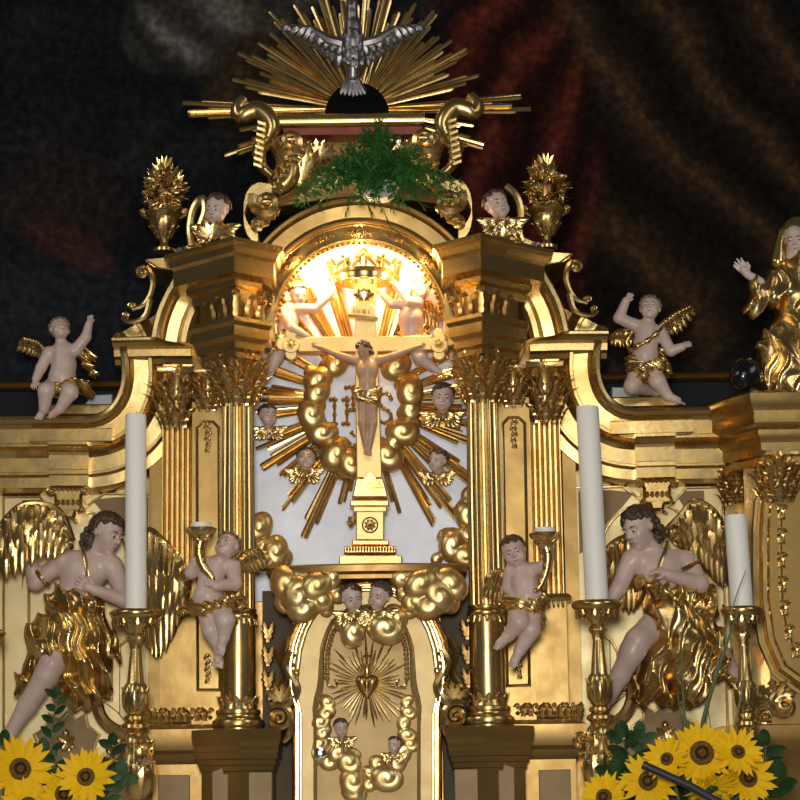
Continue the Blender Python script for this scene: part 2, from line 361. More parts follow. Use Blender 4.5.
# ------------------------------------------------------------------ dark altar painting behind
def painting_material():
    m = bpy.data.materials.new('painted_canvas'); m.use_nodes = True; MATS['painted_canvas'] = m
    nt = m.node_tree; L = nt.links; b = nt.nodes['Principled BSDF']; b.inputs['Roughness'].default_value = 0.75
    b.inputs['Specular IOR Level'].default_value = 0.06
    tc = nt.nodes.new('ShaderNodeTexCoord')
    def mp(loc, rot, sc):
        q = nt.nodes.new('ShaderNodeMapping'); q.inputs['Location'].default_value = loc; q.inputs['Rotation'].default_value = rot; q.inputs['Scale'].default_value = sc
        L.new(tc.outputs['Object'], q.inputs['Vector']); return q.outputs['Vector']
    def ramp(src, stops):
        r = nt.nodes.new('ShaderNodeValToRGB'); e = r.color_ramp.elements
        while len(e) < len(stops): e.new(0.5)
        for i, (p, c) in enumerate(stops): e[i].position = p; e[i].color = (*c, 1)
        L.new(src, r.inputs['Fac']); return r.outputs['Color']
    def noise(v, s, d=4, dist=0.0):
        n = nt.nodes.new('ShaderNodeTexNoise'); n.inputs['Scale'].default_value = s; n.inputs['Detail'].default_value = d
        n.inputs['Distortion'].default_value = dist; L.new(v, n.inputs['Vector']); return n.outputs['Fac']
    def mix(f, a, c2, mode='MIX'):
        x = nt.nodes.new('ShaderNodeMix'); x.data_type = 'RGBA'; x.blend_type = mode
        if isinstance(f, float): x.inputs['Factor'].default_value = f
        else: L.new(f, x.inputs['Factor'])
        for s_, i in ((a, 6), (c2, 7)):
            if isinstance(s_, tuple): x.inputs[i].default_value = (*s_, 1)
            else: L.new(s_, x.inputs[i])
        return x.outputs[2]
    def blob(cx, cz, rx, rz, rot=0.0):
        v = mp((0, 0, 0), (0, 0, 0), (1, 1, 1))
        q = nt.nodes.new('ShaderNodeMapping'); q.vector_type = 'TEXTURE'; q.inputs['Location'].default_value = (cx, 0, cz); q.inputs['Rotation'].default_value = (0, rot, 0)
        q.inputs['Scale'].default_value = (rx, 50, rz); L.new(tc.outputs['Object'], q.inputs['Vector'])
        g = nt.nodes.new('ShaderNodeTexGradient'); g.gradient_type = 'SPHERICAL'; L.new(q.outputs['Vector'], g.inputs['Vector'])
        n = nt.nodes.new('ShaderNodeMath'); n.operation = 'MULTIPLY'; L.new(g.outputs['Fac'], n.inputs[0]); n.inputs[1].default_value = 2.6; n.use_clamp = True
        return n.outputs[0]
    def folds(rot, sc, dist):
        v = mp((0.3, 0, 0.1), (0, rot, 0), (1, 1, 1))
        wv = nt.nodes.new('ShaderNodeTexWave'); wv.inputs['Scale'].default_value = sc; wv.inputs['Distortion'].default_value = dist
        wv.inputs['Detail'].default_value = 3; wv.inputs['Detail Scale'].default_value = 0.9; L.new(v, wv.inputs['Vector']); return wv.outputs['Fac']
    Y = 0.9
    base = ramp(noise(mp((0, 0, 0), (0, 0, 0), (1, 1, 1.4)), 2.2, 5, 0.6), [(0.35, (0.0055, 0.0066, 0.0077)), (0.6, (0.0110, 0.0121, 0.0132)), (0.75, (0.0220, 0.0198, 0.0176))])
    brown = ramp(folds(0.55, 0.8, 9.0), [(0.0, (0.0066, 0.0050, 0.0039)), (0.6, (0.0165, 0.0105, 0.0060)), (0.9, (0.0330, 0.0187, 0.0094)), (1.0, (0.0550, 0.0286, 0.0121))])
    c1 = mix(blob(xx(670, Y), zz(160, Y), 1.15, 1.25, 0.3), base, brown)
    red = ramp(folds(-0.35, 1.3, 9.0), [(0.0, (0.0121, 0.0039, 0.0028)), (0.55, (0.0413, 0.0083, 0.0055)), (1.0, (0.0935, 0.0176, 0.0099))])
    c2 = mix(blob(xx(520, Y), zz(130, Y), 0.42, 1.1, -0.12), c1, red)
    grey = ramp(folds(0.9, 1.4, 8.0), [(0.0, (0.0275, 0.0253, 0.0198)), (0.6, (0.0660, 0.0605, 0.0484)), (1.0, (0.1155, 0.1100, 0.0935))])
    c3 = mix(blob(xx(225, Y), zz(5, Y), 0.52, 0.30, -0.35), c2, grey)
    c4 = mix(blob(xx(255, Y), zz(75, Y), 0.26, 0.34, 0.4), c3, (0.0330, 0.0220, 0.0121))
    c5 = mix(blob(xx(68, Y), zz(240, Y), 0.26, 0.10, 0.5), c4, (0.0550, 0.0198, 0.0154))
    c6 = mix(blob(xx(60, Y), zz(200, Y), 0.35, 0.3, 0.3), c5, mix(0.5, c5, (0.0303, 0.0165, 0.0132)))
    c7 = mix(blob(xx(40, Y), zz(330, Y), 0.9, 0.42), c6, mix(0.5, c6, (0.0193, 0.0231, 0.0275)))
    mot = ramp(noise(mp((0, 0, 0), (0, 0, 0), (1, 1, 1)), 26, 8), [(0.3, (0.50, 0.50, 0.52)), (0.5, (0.9, 0.9, 0.9)), (0.72, (1.7, 1.65, 1.6))])
    L.new(mix(1.0, c7, mot, 'MULTIPLY'), b.inputs['Base Color'])
    bp = nt.nodes.new('ShaderNodeBump'); bp.inputs['Strength'].default_value = 0.35; bp.inputs['Distance'].default_value = 0.003
    L.new(noise(mp((0, 0, 0), (0, 0, 0), (1, 1, 1)), 160, 3), bp.inputs['Height']); L.new(bp.outputs['Normal'], b.inputs['Normal'])
painting_material()
PT = thing('altar_painting', (0, 1.0, zz(385, 0.9)), 'huge dark painted canvas with dim red and brown drapery hanging behind the altar', 'painting')
MB().box(-2.3, 2.3, 0.93, 1.06, zz(384, 0.9), 5.3).build('canvas', 'painted_canvas', PT)
r = MB(); za, zb = zz(386, 0.88), zz(376, 0.88)
r.sweep([(-2.35, 0.93, zb), (2.35, 0.93, zb)], [(0, 0), (0, 0.03), (0.010, 0.045), (0.020, 0.03), (0.030, 0.05), (0.042, 0.03), (0.042, 0)], FRONT)
r.build('frame_rail', 'gold_flat', PT)
pl = MB(); pl.box(-2.4, 2.4, 0.86, 1.08, 1.0, zz(388, 0.88)); tag(pl.build('painting_plinth', 'slate'), 'dark blue grey plinth ledge below the painting', 'plinth')

# ================================================================== altar retable
RET = thing('altar_retable', (0, 0.25, 1.0), 'gilded baroque altar with fluted columns, arched niche and curving cornices', 'altar')
YW = 0.25                              # face of the side wings
XC, YC = xx(238, -0.25, 500), -0.25    # inner column axis (left, mirrored for the right)

# --- side wing wall slab
MB().box(-2.2, xx(175), YW, 0.55, 1.0, zz(450, YW)).both('wing_wall', 'gold_pale', RET)
# --- curved cornice of the wings
pth = [(-140, 417), (86, 415)] + [(98, 413), (107, 408), (114, 400), (119, 388), (121, 374), (120, 358), (117, 346), (112, 337)]
pp = onplane([(-140, 417), (70, 415)] + [tuple(q) for q in smooth_path([Vector(a) for a in pth[1:]], 4)], 0.05)
k5 = kk(0.05)
prof = [(0, -.45), (0, 0.0), (1.5, .012), (5, .018), (8.5, .010), (9.5, -.004), (13, -.012), (13, -.020), (27, -.022), (28, -.012), (31, -.012), (33, -.03), (36, -.045), (39, -.055),
        (41, -.060), (55, -.062), (56, -.05), (58, -.05), (60, -.085), (70, -.088), (71, -.11), (74, -.20), (74, -.45)]
c = MB(); c.sweep(pp, [(a * k5, b) for a, b in prof], FRONT)
c.both('curved_cornice', 'gold', RET, smooth=22)
# step of the cornice and the big S scroll that climbs to the urn
c = MB()
c.sweep(onplane([(112, 337), (153, 336), (190, 336)], -0.02), [(a * k5, b) for a, b in [(0, -.4), (0, 0), (1.5, .01), (4, .01), (6, -.005), (9, -.015), (10, -.06), (17, -.062), (19, -.09), (24, -.10), (24, -.4)]], FRONT)
c.both('cornice_step', 'gold', RET, smooth=22)
c = MB()
sp = smooth_path([Vector(a) for a in [(150, 337), (153, 322), (158, 306), (165, 291), (172, 278), (176, 262), (172, 252)]], 5)
c.sweep(onplane(sp, -0.06), [(a * k5, b) for a, b in [(0, -.4), (0, 0), (2, .014), (6, .018), (10, .010), (12, -.004), (14, -.008), (15, -.02), (26, -.022), (27, -.006), (31, .006), (36, .006), (40, -.004), (42, -.02), (46, -.05), (46, -.4)]], FRONT)
c.both('scroll_moulding', 'gold', RET, smooth=22)
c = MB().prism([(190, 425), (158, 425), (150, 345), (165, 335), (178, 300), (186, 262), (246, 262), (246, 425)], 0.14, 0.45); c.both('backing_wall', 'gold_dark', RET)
# urn shelf
c = MB(); k6 = kk(-.1)
c.prism([(145, 259), (182, 255), (182, 262), (172, 270), (158, 268), (151, 263)], -0.12, 0.3, 0.004); c.both('urn_shelf', 'gold', RET)
c = MB()   # C scroll leaves on the outside of the S scroll
c.volute(U(143, 273, -0.05), 7 * K, 1.4, 0.33, a0=1.3); c.tube(onplane(smooth_path([Vector(a) for a in [(146, 267), (152, 276), (153, 286), (149, 298), (142, 306), (132, 309)]], 4), -0.05), [4 * K * (1 - 0.02 * i) for i in range(21)], 8)
c.volute(U(131, 306, -0.05), 5 * K, 1.2, 0.33, a0=-1.2); c.tube(onplane(smooth_path([Vector(a) for a in [(150, 300), (147, 313), (140, 320), (128, 322), (122, 317)]], 4), -0.05), [4 * K * (1 - 0.035 * i) for i in range(17)], 8)
c.volute(U(125, 315, -0.05), 4 * K, 1.2, 0.35, a0=-1.2)
c.both('scroll_leaf', 'gold', RET)

c = MB(); c.prism([(46, 415), (46, 404), (112, 404), (112, 415)], .19, .42, .006); c.both('ledge_step', 'gold', RET)
c = MB(); c.prism([(84, 405), (92, 395), (112, 394), (112, 405)], .24, .40, .004); c.both('ledge_block', 'pot_grey', RET)
# --- breaks of the wing entablature with console brackets
BX = 68
c = MB()
c.sweep(onplane([(30, 428), (112, 428)], 0.03), [(a * k5, b) for a, b in [(0, -.1), (0, 0.0), (1, .004), (13, .004), (14, 0), (14, -.1)]], FRONT)
c.sweep(onplane([(48, 442), (88, 442)], 0.03), [(a * k5, b) for a, b in [(0, -.12), (0, 0.02), (3, .02), (4, -.0), (8, -.012), (9, -.03), (12, -.034), (12, -.03), (26, -.032), (27, -.022), (31, -.022), (32, -.045), (42, -.047), (42, -.2)]], FRONT)
c.both('entablature_break', 'gold', RET, smooth=22)
def console(cx, parent, both=True):
    c = MB(); y = 0.16
    c.prism([(cx - 18, 486), (cx + 18, 486), (cx + 16, 493), (cx + 14, 496), (cx + 14, 506), (cx + 17, 508), (cx + 17, 512), (cx + 8, 513), (cx + 6, 519), (cx - 6, 519), (cx - 8, 513), (cx - 17, 512), (cx - 17, 508), (cx - 14, 506), (cx - 14, 496), (cx - 16, 493)], y - 0.05, YW + 0.02, 0.012)
    for s in (-1, 1):
        c.volute(U(cx + s * 18, 491, y - 0.05), 5.5 * K, 1.3, 0.4, a0=PI / 2, e1=(s, 0, 0)); c.volute(U(cx + s * 15, 510, y - 0.05), 4 * K, 1.3, 0.4, a0=PI / 2, e1=(s, 0, 0))
        c.leaf(U(cx + s * 5, 518, y - .04), Vector((s * 4 * K, 0, -6 * K)), Vector((3 * K, 0, 0)), (0, -1, 0), 0.5)
    for q in range(-3, 4): c.ball(U(cx + q * 4.4, 489, y - 0.052), 2.3 * K, 8, 6)
    for q in range(-2, 3): c.leaf(U(cx + q * 5, 506, y - .048), Vector((0, 0, 8 * K)), Vector((3 * K, 0, 0)), (0, -1, 0), 0.6)
    return c.both('console_bracket', 'gold', parent) if both else c.build('console_bracket', 'gold', parent)
console(BX, RET)

# --- framed wing panels: raised frame, brown inset, arched niche plate behind the angels
def frame(poly, y, parent, wpx=4, name='panel_frame', m='gold_bright', both=True, dep=0.014):
    c = MB(); P = onplane(poly, y); q = wpx * K
    c.sweep(P, [(-q / 2, -0.01), (-q / 2, dep * .5), (-q / 4, dep), (q / 4, dep), (q / 2, dep * .5), (q / 2, -0.01)], FRONT, closed=True)
    return c.both(name, m, parent) if both else c.build(name, m, parent)
ins = [(20, 500), (44, 500), (50, 509), (46, 516), (40, 545), (38, 690), (20, 690)]
MB().prism([(22, 500), (44, 500), (48, 507), (40, 520), (34, 540), (26, 560), (22, 590)], YW - 0.004, YW + .01).both('brown_inset', 'brown_panel', RET)
MB().prism([(92, 500), (116, 497), (148, 497), (148, 560), (136, 552), (120, 530), (104, 514)], YW - 0.004, YW + .01).both('brown_inset', 'brown_panel', RET)
MB().prism([(30, 800)] + [(30, 560)] + arc(78, 560, 48, 180, 0, 18) + [(126, 640), (120, 648), (120, 800)], YW - 0.012, YW + .01, .003).both('niche_plate', 'gold_pale', RET)
frame([(29, 700), (29, 562)] + arc(78, 560, 49, 178, 2, 18) + [(127, 562), (127, 640), (118, 648), (112, 660), (112, 700)], YW - 0.012, RET, 3)
frame([(4, 800), (4, 497), (40, 497), (48, 506), (52, 510), (84, 510), (92, 503), (104, 494), (152, 494), (152, 800)], YW, RET, 3)
MB().box(xx(150, .2, 600), xx(163, .2, 600), 0.15, 0.4, 1.0, zz(425, .2)).both('pilaster_strip', 'gold_flat', RET)
# pale plate with lobed brown inset behind the flowers
MB().prism([(10, 830), (22, 720), (36, 698), (58, 690), (100, 698), (118, 712), (140, 740), (150, 830)], YW - 0.03, YW + .01, .004).both('lower_plate', 'gold_pale', RET)
MB().prism([(36, 735), (47, 728), (50, 716), (60, 722), (68, 714), (76, 722), (84, 714), (87, 727), (98, 735), (93, 748), (94, 770), (88, 790), (46, 790), (40, 770), (42, 750)], YW - 0.036, YW, .002).both('lobed_inset', 'brown_panel', RET)
frame([(34, 735), (46, 727), (49, 714), (60, 720), (68, 711), (76, 720), (86, 713), (89, 726), (100, 735), (95, 748), (96, 770), (90, 793), (44, 793), (38, 770), (40, 750)], YW - 0.03, RET, 2.4)
c = MB()
for a in (-60, -20, 20, 60, 120, -120): c.leaf(U(66, 742, YW - .045), Vector((math.sin(math.radians(a)), 0, -math.cos(math.radians(a)))) * 12 * K, Vector((math.cos(math.radians(a)), 0, math.sin(math.radians(a)))) * 3.4 * K, (0, -1, 0), 0.4)
c.ball(U(66, 733, YW - .045), 4 * K); c.both('pendant_leaf', 'gold_bright', RET)

# --- outer pilaster (fluted above, plain below), slim panel pilaster, inner column
def fluted_panel(x0, x1, y, z0, z1, nfl, d=0.010):
    c = MB(); pts = []; wdt = (x1 - x0) / nfl
    for i in range(nfl):
        for t in (0.0, 0.18, 0.3, 0.5, 0.7, 0.82): pts.append((x0 + wdt * (i + t), y + (d * math.sin(PI * (t - .18) / .64) if 0.18 < t < 0.82 else 0)))
    pts.append((x1, y)); pts = [(x0, y + .16)] + pts + [(x1, y + .16)]
    return c.grid([[(a, b, z0) for a, b in pts], [(a, b, z1) for a, b in pts]], cu=True, cap=True)
yo, ym = -0.06, -0.10
xo0, xo1, xm1 = xx(162, yo, 500), xx(193, yo, 500), xx(221, ym, 500)
fluted_panel(xo0, xo1, yo, zz(598, yo), zz(420, yo), 6).both('fluted_pilaster', 'gold', RET)
MB().box(xo0 - .006, xo1, yo - .008, 0.2, zz(730, yo), zz(604, yo)).both('pilaster_block', 'gold_flat', RET)
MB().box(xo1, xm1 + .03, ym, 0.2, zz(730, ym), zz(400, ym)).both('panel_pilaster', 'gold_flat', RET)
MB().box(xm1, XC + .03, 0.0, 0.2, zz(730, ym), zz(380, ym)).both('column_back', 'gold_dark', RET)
c = MB(); fx0, fx1 = 197, 219
c.sweep(onplane([(fx0 + 1, 690), (fx0, 428), (fx0 + 6, 422), (fx1 - 6, 422), (fx1, 428), (fx1 + 1, 690)], ym), [(a * K, b) for a, b in [(-1.5, -.01), (-1.5, .006), (0, .010), (1.5, .006), (1.5, -.01)]], FRONT, closed=True)
c.both('pilaster_frame', 'gold', RET)
for (pyc, n) in ((424, 5), (655, 5)):      # pendant husks
    c = MB()
    for i in range(n):
        p = U(208 + (0.5 if i % 2 else -0.5), pyc + 6 * i, ym - .004); q = 1 - 0.1 * i
        for s in (-1, 1): c.leaf(p, Vector((s * 4 * K * q, 0, -5 * K)), Vector((2 * K, 0, s * 2 * K)), (0, -1, 0), 0.5, 5, 4)
        c.ball(p, 1.8 * K * q, 6, 5)
    c.both('husk_pendant', 'gold', RET)
# band across the outer pilaster
c = MB(); c.sweep([(xo0 - .012, yo + .1, zz(604, yo)), (xo0 - .012, yo - .012, zz(604, yo)), (xo1 - .004, yo - .012, zz(604, yo)), (xo1 - .004, yo + .1, zz(604, yo))], [(0, 0), (.012, .002), (.016, .01), (.012, .02), (.006, .026), (0, .03)], UP)
for i in range(7): c.leaf((xo0 + (i + .5) * (xo1 - xo0) / 7, yo - .026, zz(604, yo)), Vector((0, 0, -8 * K)), Vector((.009, 0, 0)), (0, -1, 0), 0.4, 5, 4)
c.both('leaf_band', 'gold', RET)

def column(xc, yc, r, zb, zt, zband, parent, m='gold'):
    """column: fluted shaft > leaf band, plain drum, base (torus rings) and Corinthian capital as sub-parts"""
    sh = MB(); N = 20
    def fl(a, z): 
        t = (a * N / (2 * PI)) % 1.0
        return 1.0 - 0.10 * max(0.0, math.sin(PI * (t - .14) / .72)) if .14 < t < .86 else 1.0
    sh.lathe(xc, yc, [(r, zband), (r * .985, (zband + zt) / 2), (r * .93, zt)], N * 7, fl)
    col = sh.build('column', m, parent)
    MB().lathe(xc, yc, [(r * 1.0, zb), (r * 1.03, zb + .05), (r * 1.03, zband - .05), (r * 1.01, zband)], 40).build('drum', m, col)
    b = MB(); zr = zband
    b.lathe(xc, yc, [(r * 1.02, zr - .028), (r * 1.12, zr - .022), (r * 1.16, zr - .010), (r * 1.10, zr), (r * 1.02, zr + .004), (r * 1.10, zr + .008), (r * 1.10, zr + .014), (r, zr + .018)], 36)
    for i in range(16):
        a = 2 * PI * i / 16; u = Vector((math.cos(a), math.sin(a), 0)); b.leaf(Vector((xc, yc, zr - .018)) + u * r * 1.05, Vector((0, 0, -.036)), Vector((-u.y, u.x, 0)) * r * .18, u, 0.35, 5, 4)
    b.build('leaf_band', m, col)
    b = MB(); h = 0.105
    b.lathe(xc, yc, [(r * 1.45, zb - h), (r * 1.45, zb - h + .012), (r * 1.52, zb - h + .016), (r * 1.55, zb - h + .028), (r * 1.5, zb - h + .040), (r * 1.36, zb - h + .046), (r * 1.24, zb - h + .056), (r * 1.24, zb - h + .062), (r * 1.32, zb - h + .068), (r * 1.30, zb - h + .080), (r * 1.12, zb - h + .084), (r * 1.04, zb)], 40)
    for i in range(12):
        a = 2 * PI * i / 12; u = Vector((math.cos(a), math.sin(a), 0)); t = Vector((-u.y, u.x, 0))
        b.leaf(Vector((xc, yc, zb - .012)) + u * r * 1.04, Vector((0, 0, .045)), t * r * .24, u, 0.45, 6, 4)
        b.volute(Vector((xc, yc, zb + .004)) + u * r * 1.08 + t * r * .2, r * .13, 1.2, 0.4, e1=tuple(t), e2=(0, 0, 1), bulge=tuple(u), seg=5, n=9)
    b.build('base', m, col)
    return col

def capital(xc, yc, r, z0, z1, wtop, m, parent, rot=0.0, front_only=False, name='capital'):
    c = MB(); h = z1 - z0
    c.lathe(xc, yc, [(r * 1.0, z0), (r * 1.10, z0 + .012), (r * .98, z0 + .02), (r * .98, z0 + h * .5), (r * 1.2, z0 + h * .8), (r * 1.5, z0 + h * .9)], 24)
    def ok(u): return not front_only or u.y < 0.35
    for tier, (zo, ln, wd, rr, off) in enumerate([(-.04, .42, .44, 1.06, 0), (.08, .60, .40, 1.10, .5), (.36, .50, .26, 1.16, .25), (.36, .50, .26, 1.16, .75)]):
        for i in range(8):
            a = rot + 2 * PI * (i + off) / 8; u = Vector((math.cos(a), math.sin(a), 0))
            if not ok(u): continue
            t = Vector((-u.y, u.x, 0)); c.leaf(Vector((xc, yc, z0 + zo * h)) + u * r * rr, Vector((0, 0, h * ln)), t * r * wd, u, 0.85, 12, 4, 4)
    for i in range(4):      # corner volutes under the abacus
        a = rot + PI / 4 + PI / 2 * i; u = Vector((math.cos(a), math.sin(a), 0))
        if not ok(u): continue
        t = Vector((-u.y, u.x, 0))
        for s in (-1, 1):
            c.tube([Vector((xc, yc, z0 + h * .42)) + (u * .75 + t * s * .7) * r, Vector((xc, yc, z0 + h * .68)) + (u * 1.05 + t * s * .45) * r, Vector((xc, yc, z0 + h * .86)) + (u * 1.5 + t * s * .18) * r], [r * .10, r * .12, r * .10], 6)
            c.volute(Vector((xc, yc, z0 + h * .76)) + (u * 1.55 + t * s * .14) * r, r * .34, 1.5, 0.30, e1=tuple(u), e2=(0, 0, 1), bulge=tuple(t * s), a0=PI / 2, seg=6, n=16)
        c.leaf(Vector((xc, yc, z0 + h * .3)) + u * r * 1.0, Vector((0, 0, h * .45)) + u * r * .3, t * r * .34, u, 0.9, 8, 4, 4)
    for i in range(4):      # flower in the middle of each side
        a = rot + PI / 2 * i; u = Vector((math.cos(a), math.sin(a), 0))
        if not ok(u): continue
        t = Vector((-u.y, u.x, 0)); ce = Vector((xc, yc, z0 + h * .9)) + u * r * 1.42
        for q in range(6): 
            d = t * math.cos(q * PI / 3) + Vector((0, 0, 1)) * math.sin(q * PI / 3); c.leaf(ce, d * r * .34, d.cross(u) * r * .15, u, 0.3, 5, 4)
        c.ball(ce + u * r * .06, r * .12, 8, 6)
    rows = []
    for zq, sc in ((z0 + h * .90, .93), (z0 + h * .93, 1.0), (z0 + h * .97, 1.0), (z0 + h * 1.0, 1.05)):
        row = []
        for i in range(4):
            for t in (0, .25, .5, .75):
                a0, a1 = rot + PI / 4 + PI / 2 * i, rot + PI / 4 + PI / 2 * (i + 1)
                p = Vector((math.cos(a0), math.sin(a0))) * (1 - t) + Vector((math.cos(a1), math.sin(a1))) * t; p *= (1 - 0.16 * math.sin(PI * t))
                row.append((xc + p.x * wtop * sc, yc + p.y * wtop * sc, zq))
        rows.append(row)
    c.grid(rows, cu=True, cap=True)
    return c.build(name, m, parent)
rc = 16.8 * kk(YC)
for s in (1, -1):
    cl = column(s * XC, YC, rc, zz(702, YC), zz(400, YC), zz(612, YC), RET)
    capital(s * XC, YC, rc * 0.92, zz(404, YC), zz(347, YC), rc * 1.95, 'gold', cl, rot=PI / 4)
    # flat capitals of the outer and the slim pilaster
    capital(s * xx(177, yo, 420), yo + .02, .055, zz(424, yo), zz(366, yo), .105, 'gold', RET, rot=PI / 4 * 0, front_only=True, name='pilaster_capital')
    capital(s * xx(208, ym, 400), ym + .02, .040, zz(408, ym), zz(368, ym), .075, 'gold_bright', RET, rot=PI / 4 * 0, front_only=True, name='pilaster_capital')

# --- entablature block set diagonally over each column
def prow(dr, dl, y_corner, prof_px, ypl, back=0.30):
    c = MB(); P = [(XC + dr, back, 0), (XC + dr, y_corner + dr, 0), (XC, y_corner, 0), (XC - dl, y_corner + dl, 0), (XC - dl, back, 0)]
    c.sweep(P, [(a * K, zz(b, ypl)) for a, b in prof_px], UP, flip=-1.0); return c
prow(.085, .14, -.37, [(-30, 352), (0, 352), (0, 347), (5, 344), (5, 337), (10, 333), (10, 323), (13, 319), (13, 315), (0, 312), (-30, 312)], -.42).both('lower_cornice', 'gold', RET, smooth=22)
prow(.085, .17, -.36, [(-30, 316), (-4, 316), (-4, 280), (-30, 280)], -.38).both('frieze', 'gold_dark', RET)
prow(.085, .20, -.36, [(-30, 290), (-4, 290), (-3, 282), (2, 279), (3, 274), (15, 271), (15, 255), (18, 252), (20, 246), (24, 243), (24, 239), (0, 236), (-30, 236)], -.42).both('upper_cornice', 'gold', RET, smooth=22)
c = MB()   # acanthus on the frieze
for (dx, ln) in ((-.10, .11), (-.05, .12), (.0, .13), (.045, .12), (.085, .1)):
    u = Vector((-1 if dx < 0 else 1, -1, 0)).normalized() if abs(dx) > .01 else Vector((0, -1, 0)); t = Vector((-u.y, u.x, 0))
    p = Vector((XC + dx, -.36 + .012 + abs(dx), zz(316, -.4))); c.leaf(p, Vector((0, 0, ln)), t * .026, u, 0.28, 9, 4, 4)
    c.volute(p + Vector((0, 0, ln * .8)) + u * .03, .016, 1.3, .35, e1=tuple(t), bulge=tuple(u), n=12)
c.both('frieze_leaf', 'gold_dark', RET)

# --- arch over the niche
AX, AY = 361, 322
arch_c = U(AX - 1, AY, -0.12)
def arch_path(r, y, a0=186, a1=-6, n=48, extra=0.0):
    return [Vector((arch_c.x + r * K * math.cos(math.radians(a0 + (a1 - a0) * i / n)), y, arch_c.z + r * K * math.sin(math.radians(a0 + (a1 - a0) * i / n)))) for i in range(n + 1)]
c = MB(); c.sweep(arch_path(127, -.12), [(a * K, b) for a, b in [(0, -.3), (0, .02), (2, .035), (5, .035), (7, .02), (8, .01), (20, .002), (21, .012), (24, .016), (26, .010), (27, .0), (27, -.3)]], FRONT)
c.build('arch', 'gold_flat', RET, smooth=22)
c = MB(); c.sweep(arch_path(101, -.12), [(a * K, b) for a, b in [(0, -.05), (0, .0), (2, .004), (3, -.002), (15, -.03), (16, -.022), (18, -.026), (19, -.04), (18, -.06), (0, -.06)]], FRONT)
c.build('arch_band', 'gold', RET, smooth=22)
for ang in (12, 42, 66, 90, 114, 138, 168):      # scrollwork let into the band, and the ruffled lace of the inner edge
    c = MB(); a = math.radians(ang); u = Vector((math.cos(a), 0, math.sin(a))); t = Vector((-u.z, 0, u.x)); p = Vector((arch_c.x, -.112, arch_c.z)) + u * 92 * K
    for s in (-1, 1): c.volute(p + t * s * 5 * K, 3.6 * K, 1.2, .32, e1=tuple(t * s), e2=tuple(u), n=10); c.tube([p + t * s * 8 * K, p + t * s * 15 * K], [1.2 * K, .5 * K], 5)
    c.ball(p, 2.2 * K, 8, 6)
    c.build('band_scrollwork', 'gold_dark', RET)
c = MB()
for i in range(47):
    a = math.radians(2 + 176 * i / 46); u = Vector((math.cos(a), 0, math.sin(a))); t = Vector((-u.z, 0, u.x)); p = Vector((arch_c.x, -.10, arch_c.z)) + u * 83.5 * K
    c.leaf(p, -u * 5.5 * K, t * 2.6 * K, (0, -1, 0), 0.5 if i % 2 else .9, 5, 4, 2)
c.build('arch_ruffle', 'gold_bright', RET)
# niche: barrel vault, back panel, floor
c = MB(); c.sweep(arch_path(96, -.06, 180, 0), [(0, 0), (0, -.2), (-.02, -.2), (-.02, 0)], FRONT); c.build('niche_vault', 'gold_pale', RET)
c = MB(); zb = zz(600, .12)
c.prism([(arch_c.x + r_ * K, z) for r_, z in ((-118, zb), (118, zb))] + [(arch_c.x + 118 * K, arch_c.z)] + [(arch_c.x + 104 * K * math.cos(math.radians(a)), arch_c.z + 104 * K * math.sin(math.radians(a))) for a in range(0, 181, 6)] + [(arch_c.x - 118 * K, arch_c.z)], .12, .16, px=False)
c.build('niche_back', 'white_silver', RET)
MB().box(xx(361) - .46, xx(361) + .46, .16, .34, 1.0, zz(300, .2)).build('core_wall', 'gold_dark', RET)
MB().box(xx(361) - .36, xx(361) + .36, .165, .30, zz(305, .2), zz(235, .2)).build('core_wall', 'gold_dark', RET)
c = MB(); c.box(xx(270, 0, 330), xx(276, 0, 330), -.1, .13, zz(345, 0), zz(300, 0)); c.both('niche_cheek', 'gold_flat', RET)
# lamps hidden behind the arch band
def niche_lamp(ang, pw):
    a = math.radians(ang); l = bpy.data.lights.new('niche_lamp', 'POINT'); l.energy = pw; l.color = (1.0, 0.66, 0.30); l.shadow_soft_size = .02
    o = bpy.data.objects.new('niche_lamp', l); COL.objects.link(o); o.location = Vector((arch_c.x, -.095, arch_c.z)) + Vector((math.cos(a), 0, math.sin(a))) * 78 * K
for ang, pw in ((135, 8.5), (45, 8.5), (90, 5)): niche_lamp(ang, pw)

# --- pedestals below the columns
def ped(dr, dl, yc, prof_px, ypl, back=.3):
    c = MB(); P = [(XC + dr, back, 0), (XC + dr, yc + dr * .55, 0), (XC + .02, yc, 0), (XC - dl, yc + dl * .55, 0), (XC - dl, back, 0)]
    c.sweep(P, [(a * K, zz(b, ypl)) for a, b in prof_px], UP, flip=-1.0); return c
pd = [(-20, 900), (0, 900), (0, 770), (2, 769), (2, 764), (4, 763), (4, 758), (6, 757), (6, 751), (7, 749), (7, 744), (8, 742), (9, 736), (9, 728), (0, 727), (-20, 727)]
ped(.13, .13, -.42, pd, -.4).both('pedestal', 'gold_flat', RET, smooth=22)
c = MB(); c.sweep([(xo0 - .02, .3, 0), (xo0 - .02, -.16, 0), (XC - .1, -.16, 0), (XC - .1, .3, 0)][::-1], [(a * K, zz(b, -.16)) for a, b in [(-10, 900), (0, 900), (0, 762), (3, 758), (5, 752), (9, 748), (11, 740), (11, 727), (0, 722), (-10, 722)]], UP, flip=-1.0)
c.both('outer_pedestal', 'gold_flat', RET, smooth=22)
MB().prism([(212, 800 + 40), (212, 772), (222, 768), (224, 774), (228, 774), (228, 840)], -.40, -.3, .003).both('pedestal_inset', 'brown_panel', RET)
MB().prism([(248, 840), (248, 772), (272, 772), (272, 840)], -.40, -.3, .003).both('pedestal_inset', 'brown_panel', RET)
MB().prism([(158, 840), (158, 775), (190, 775), (190, 840)], -.165, -.1, .003).both('pedestal_inset', 'brown_panel', RET)
c = MB()   # leaf frieze above the outer pedestal
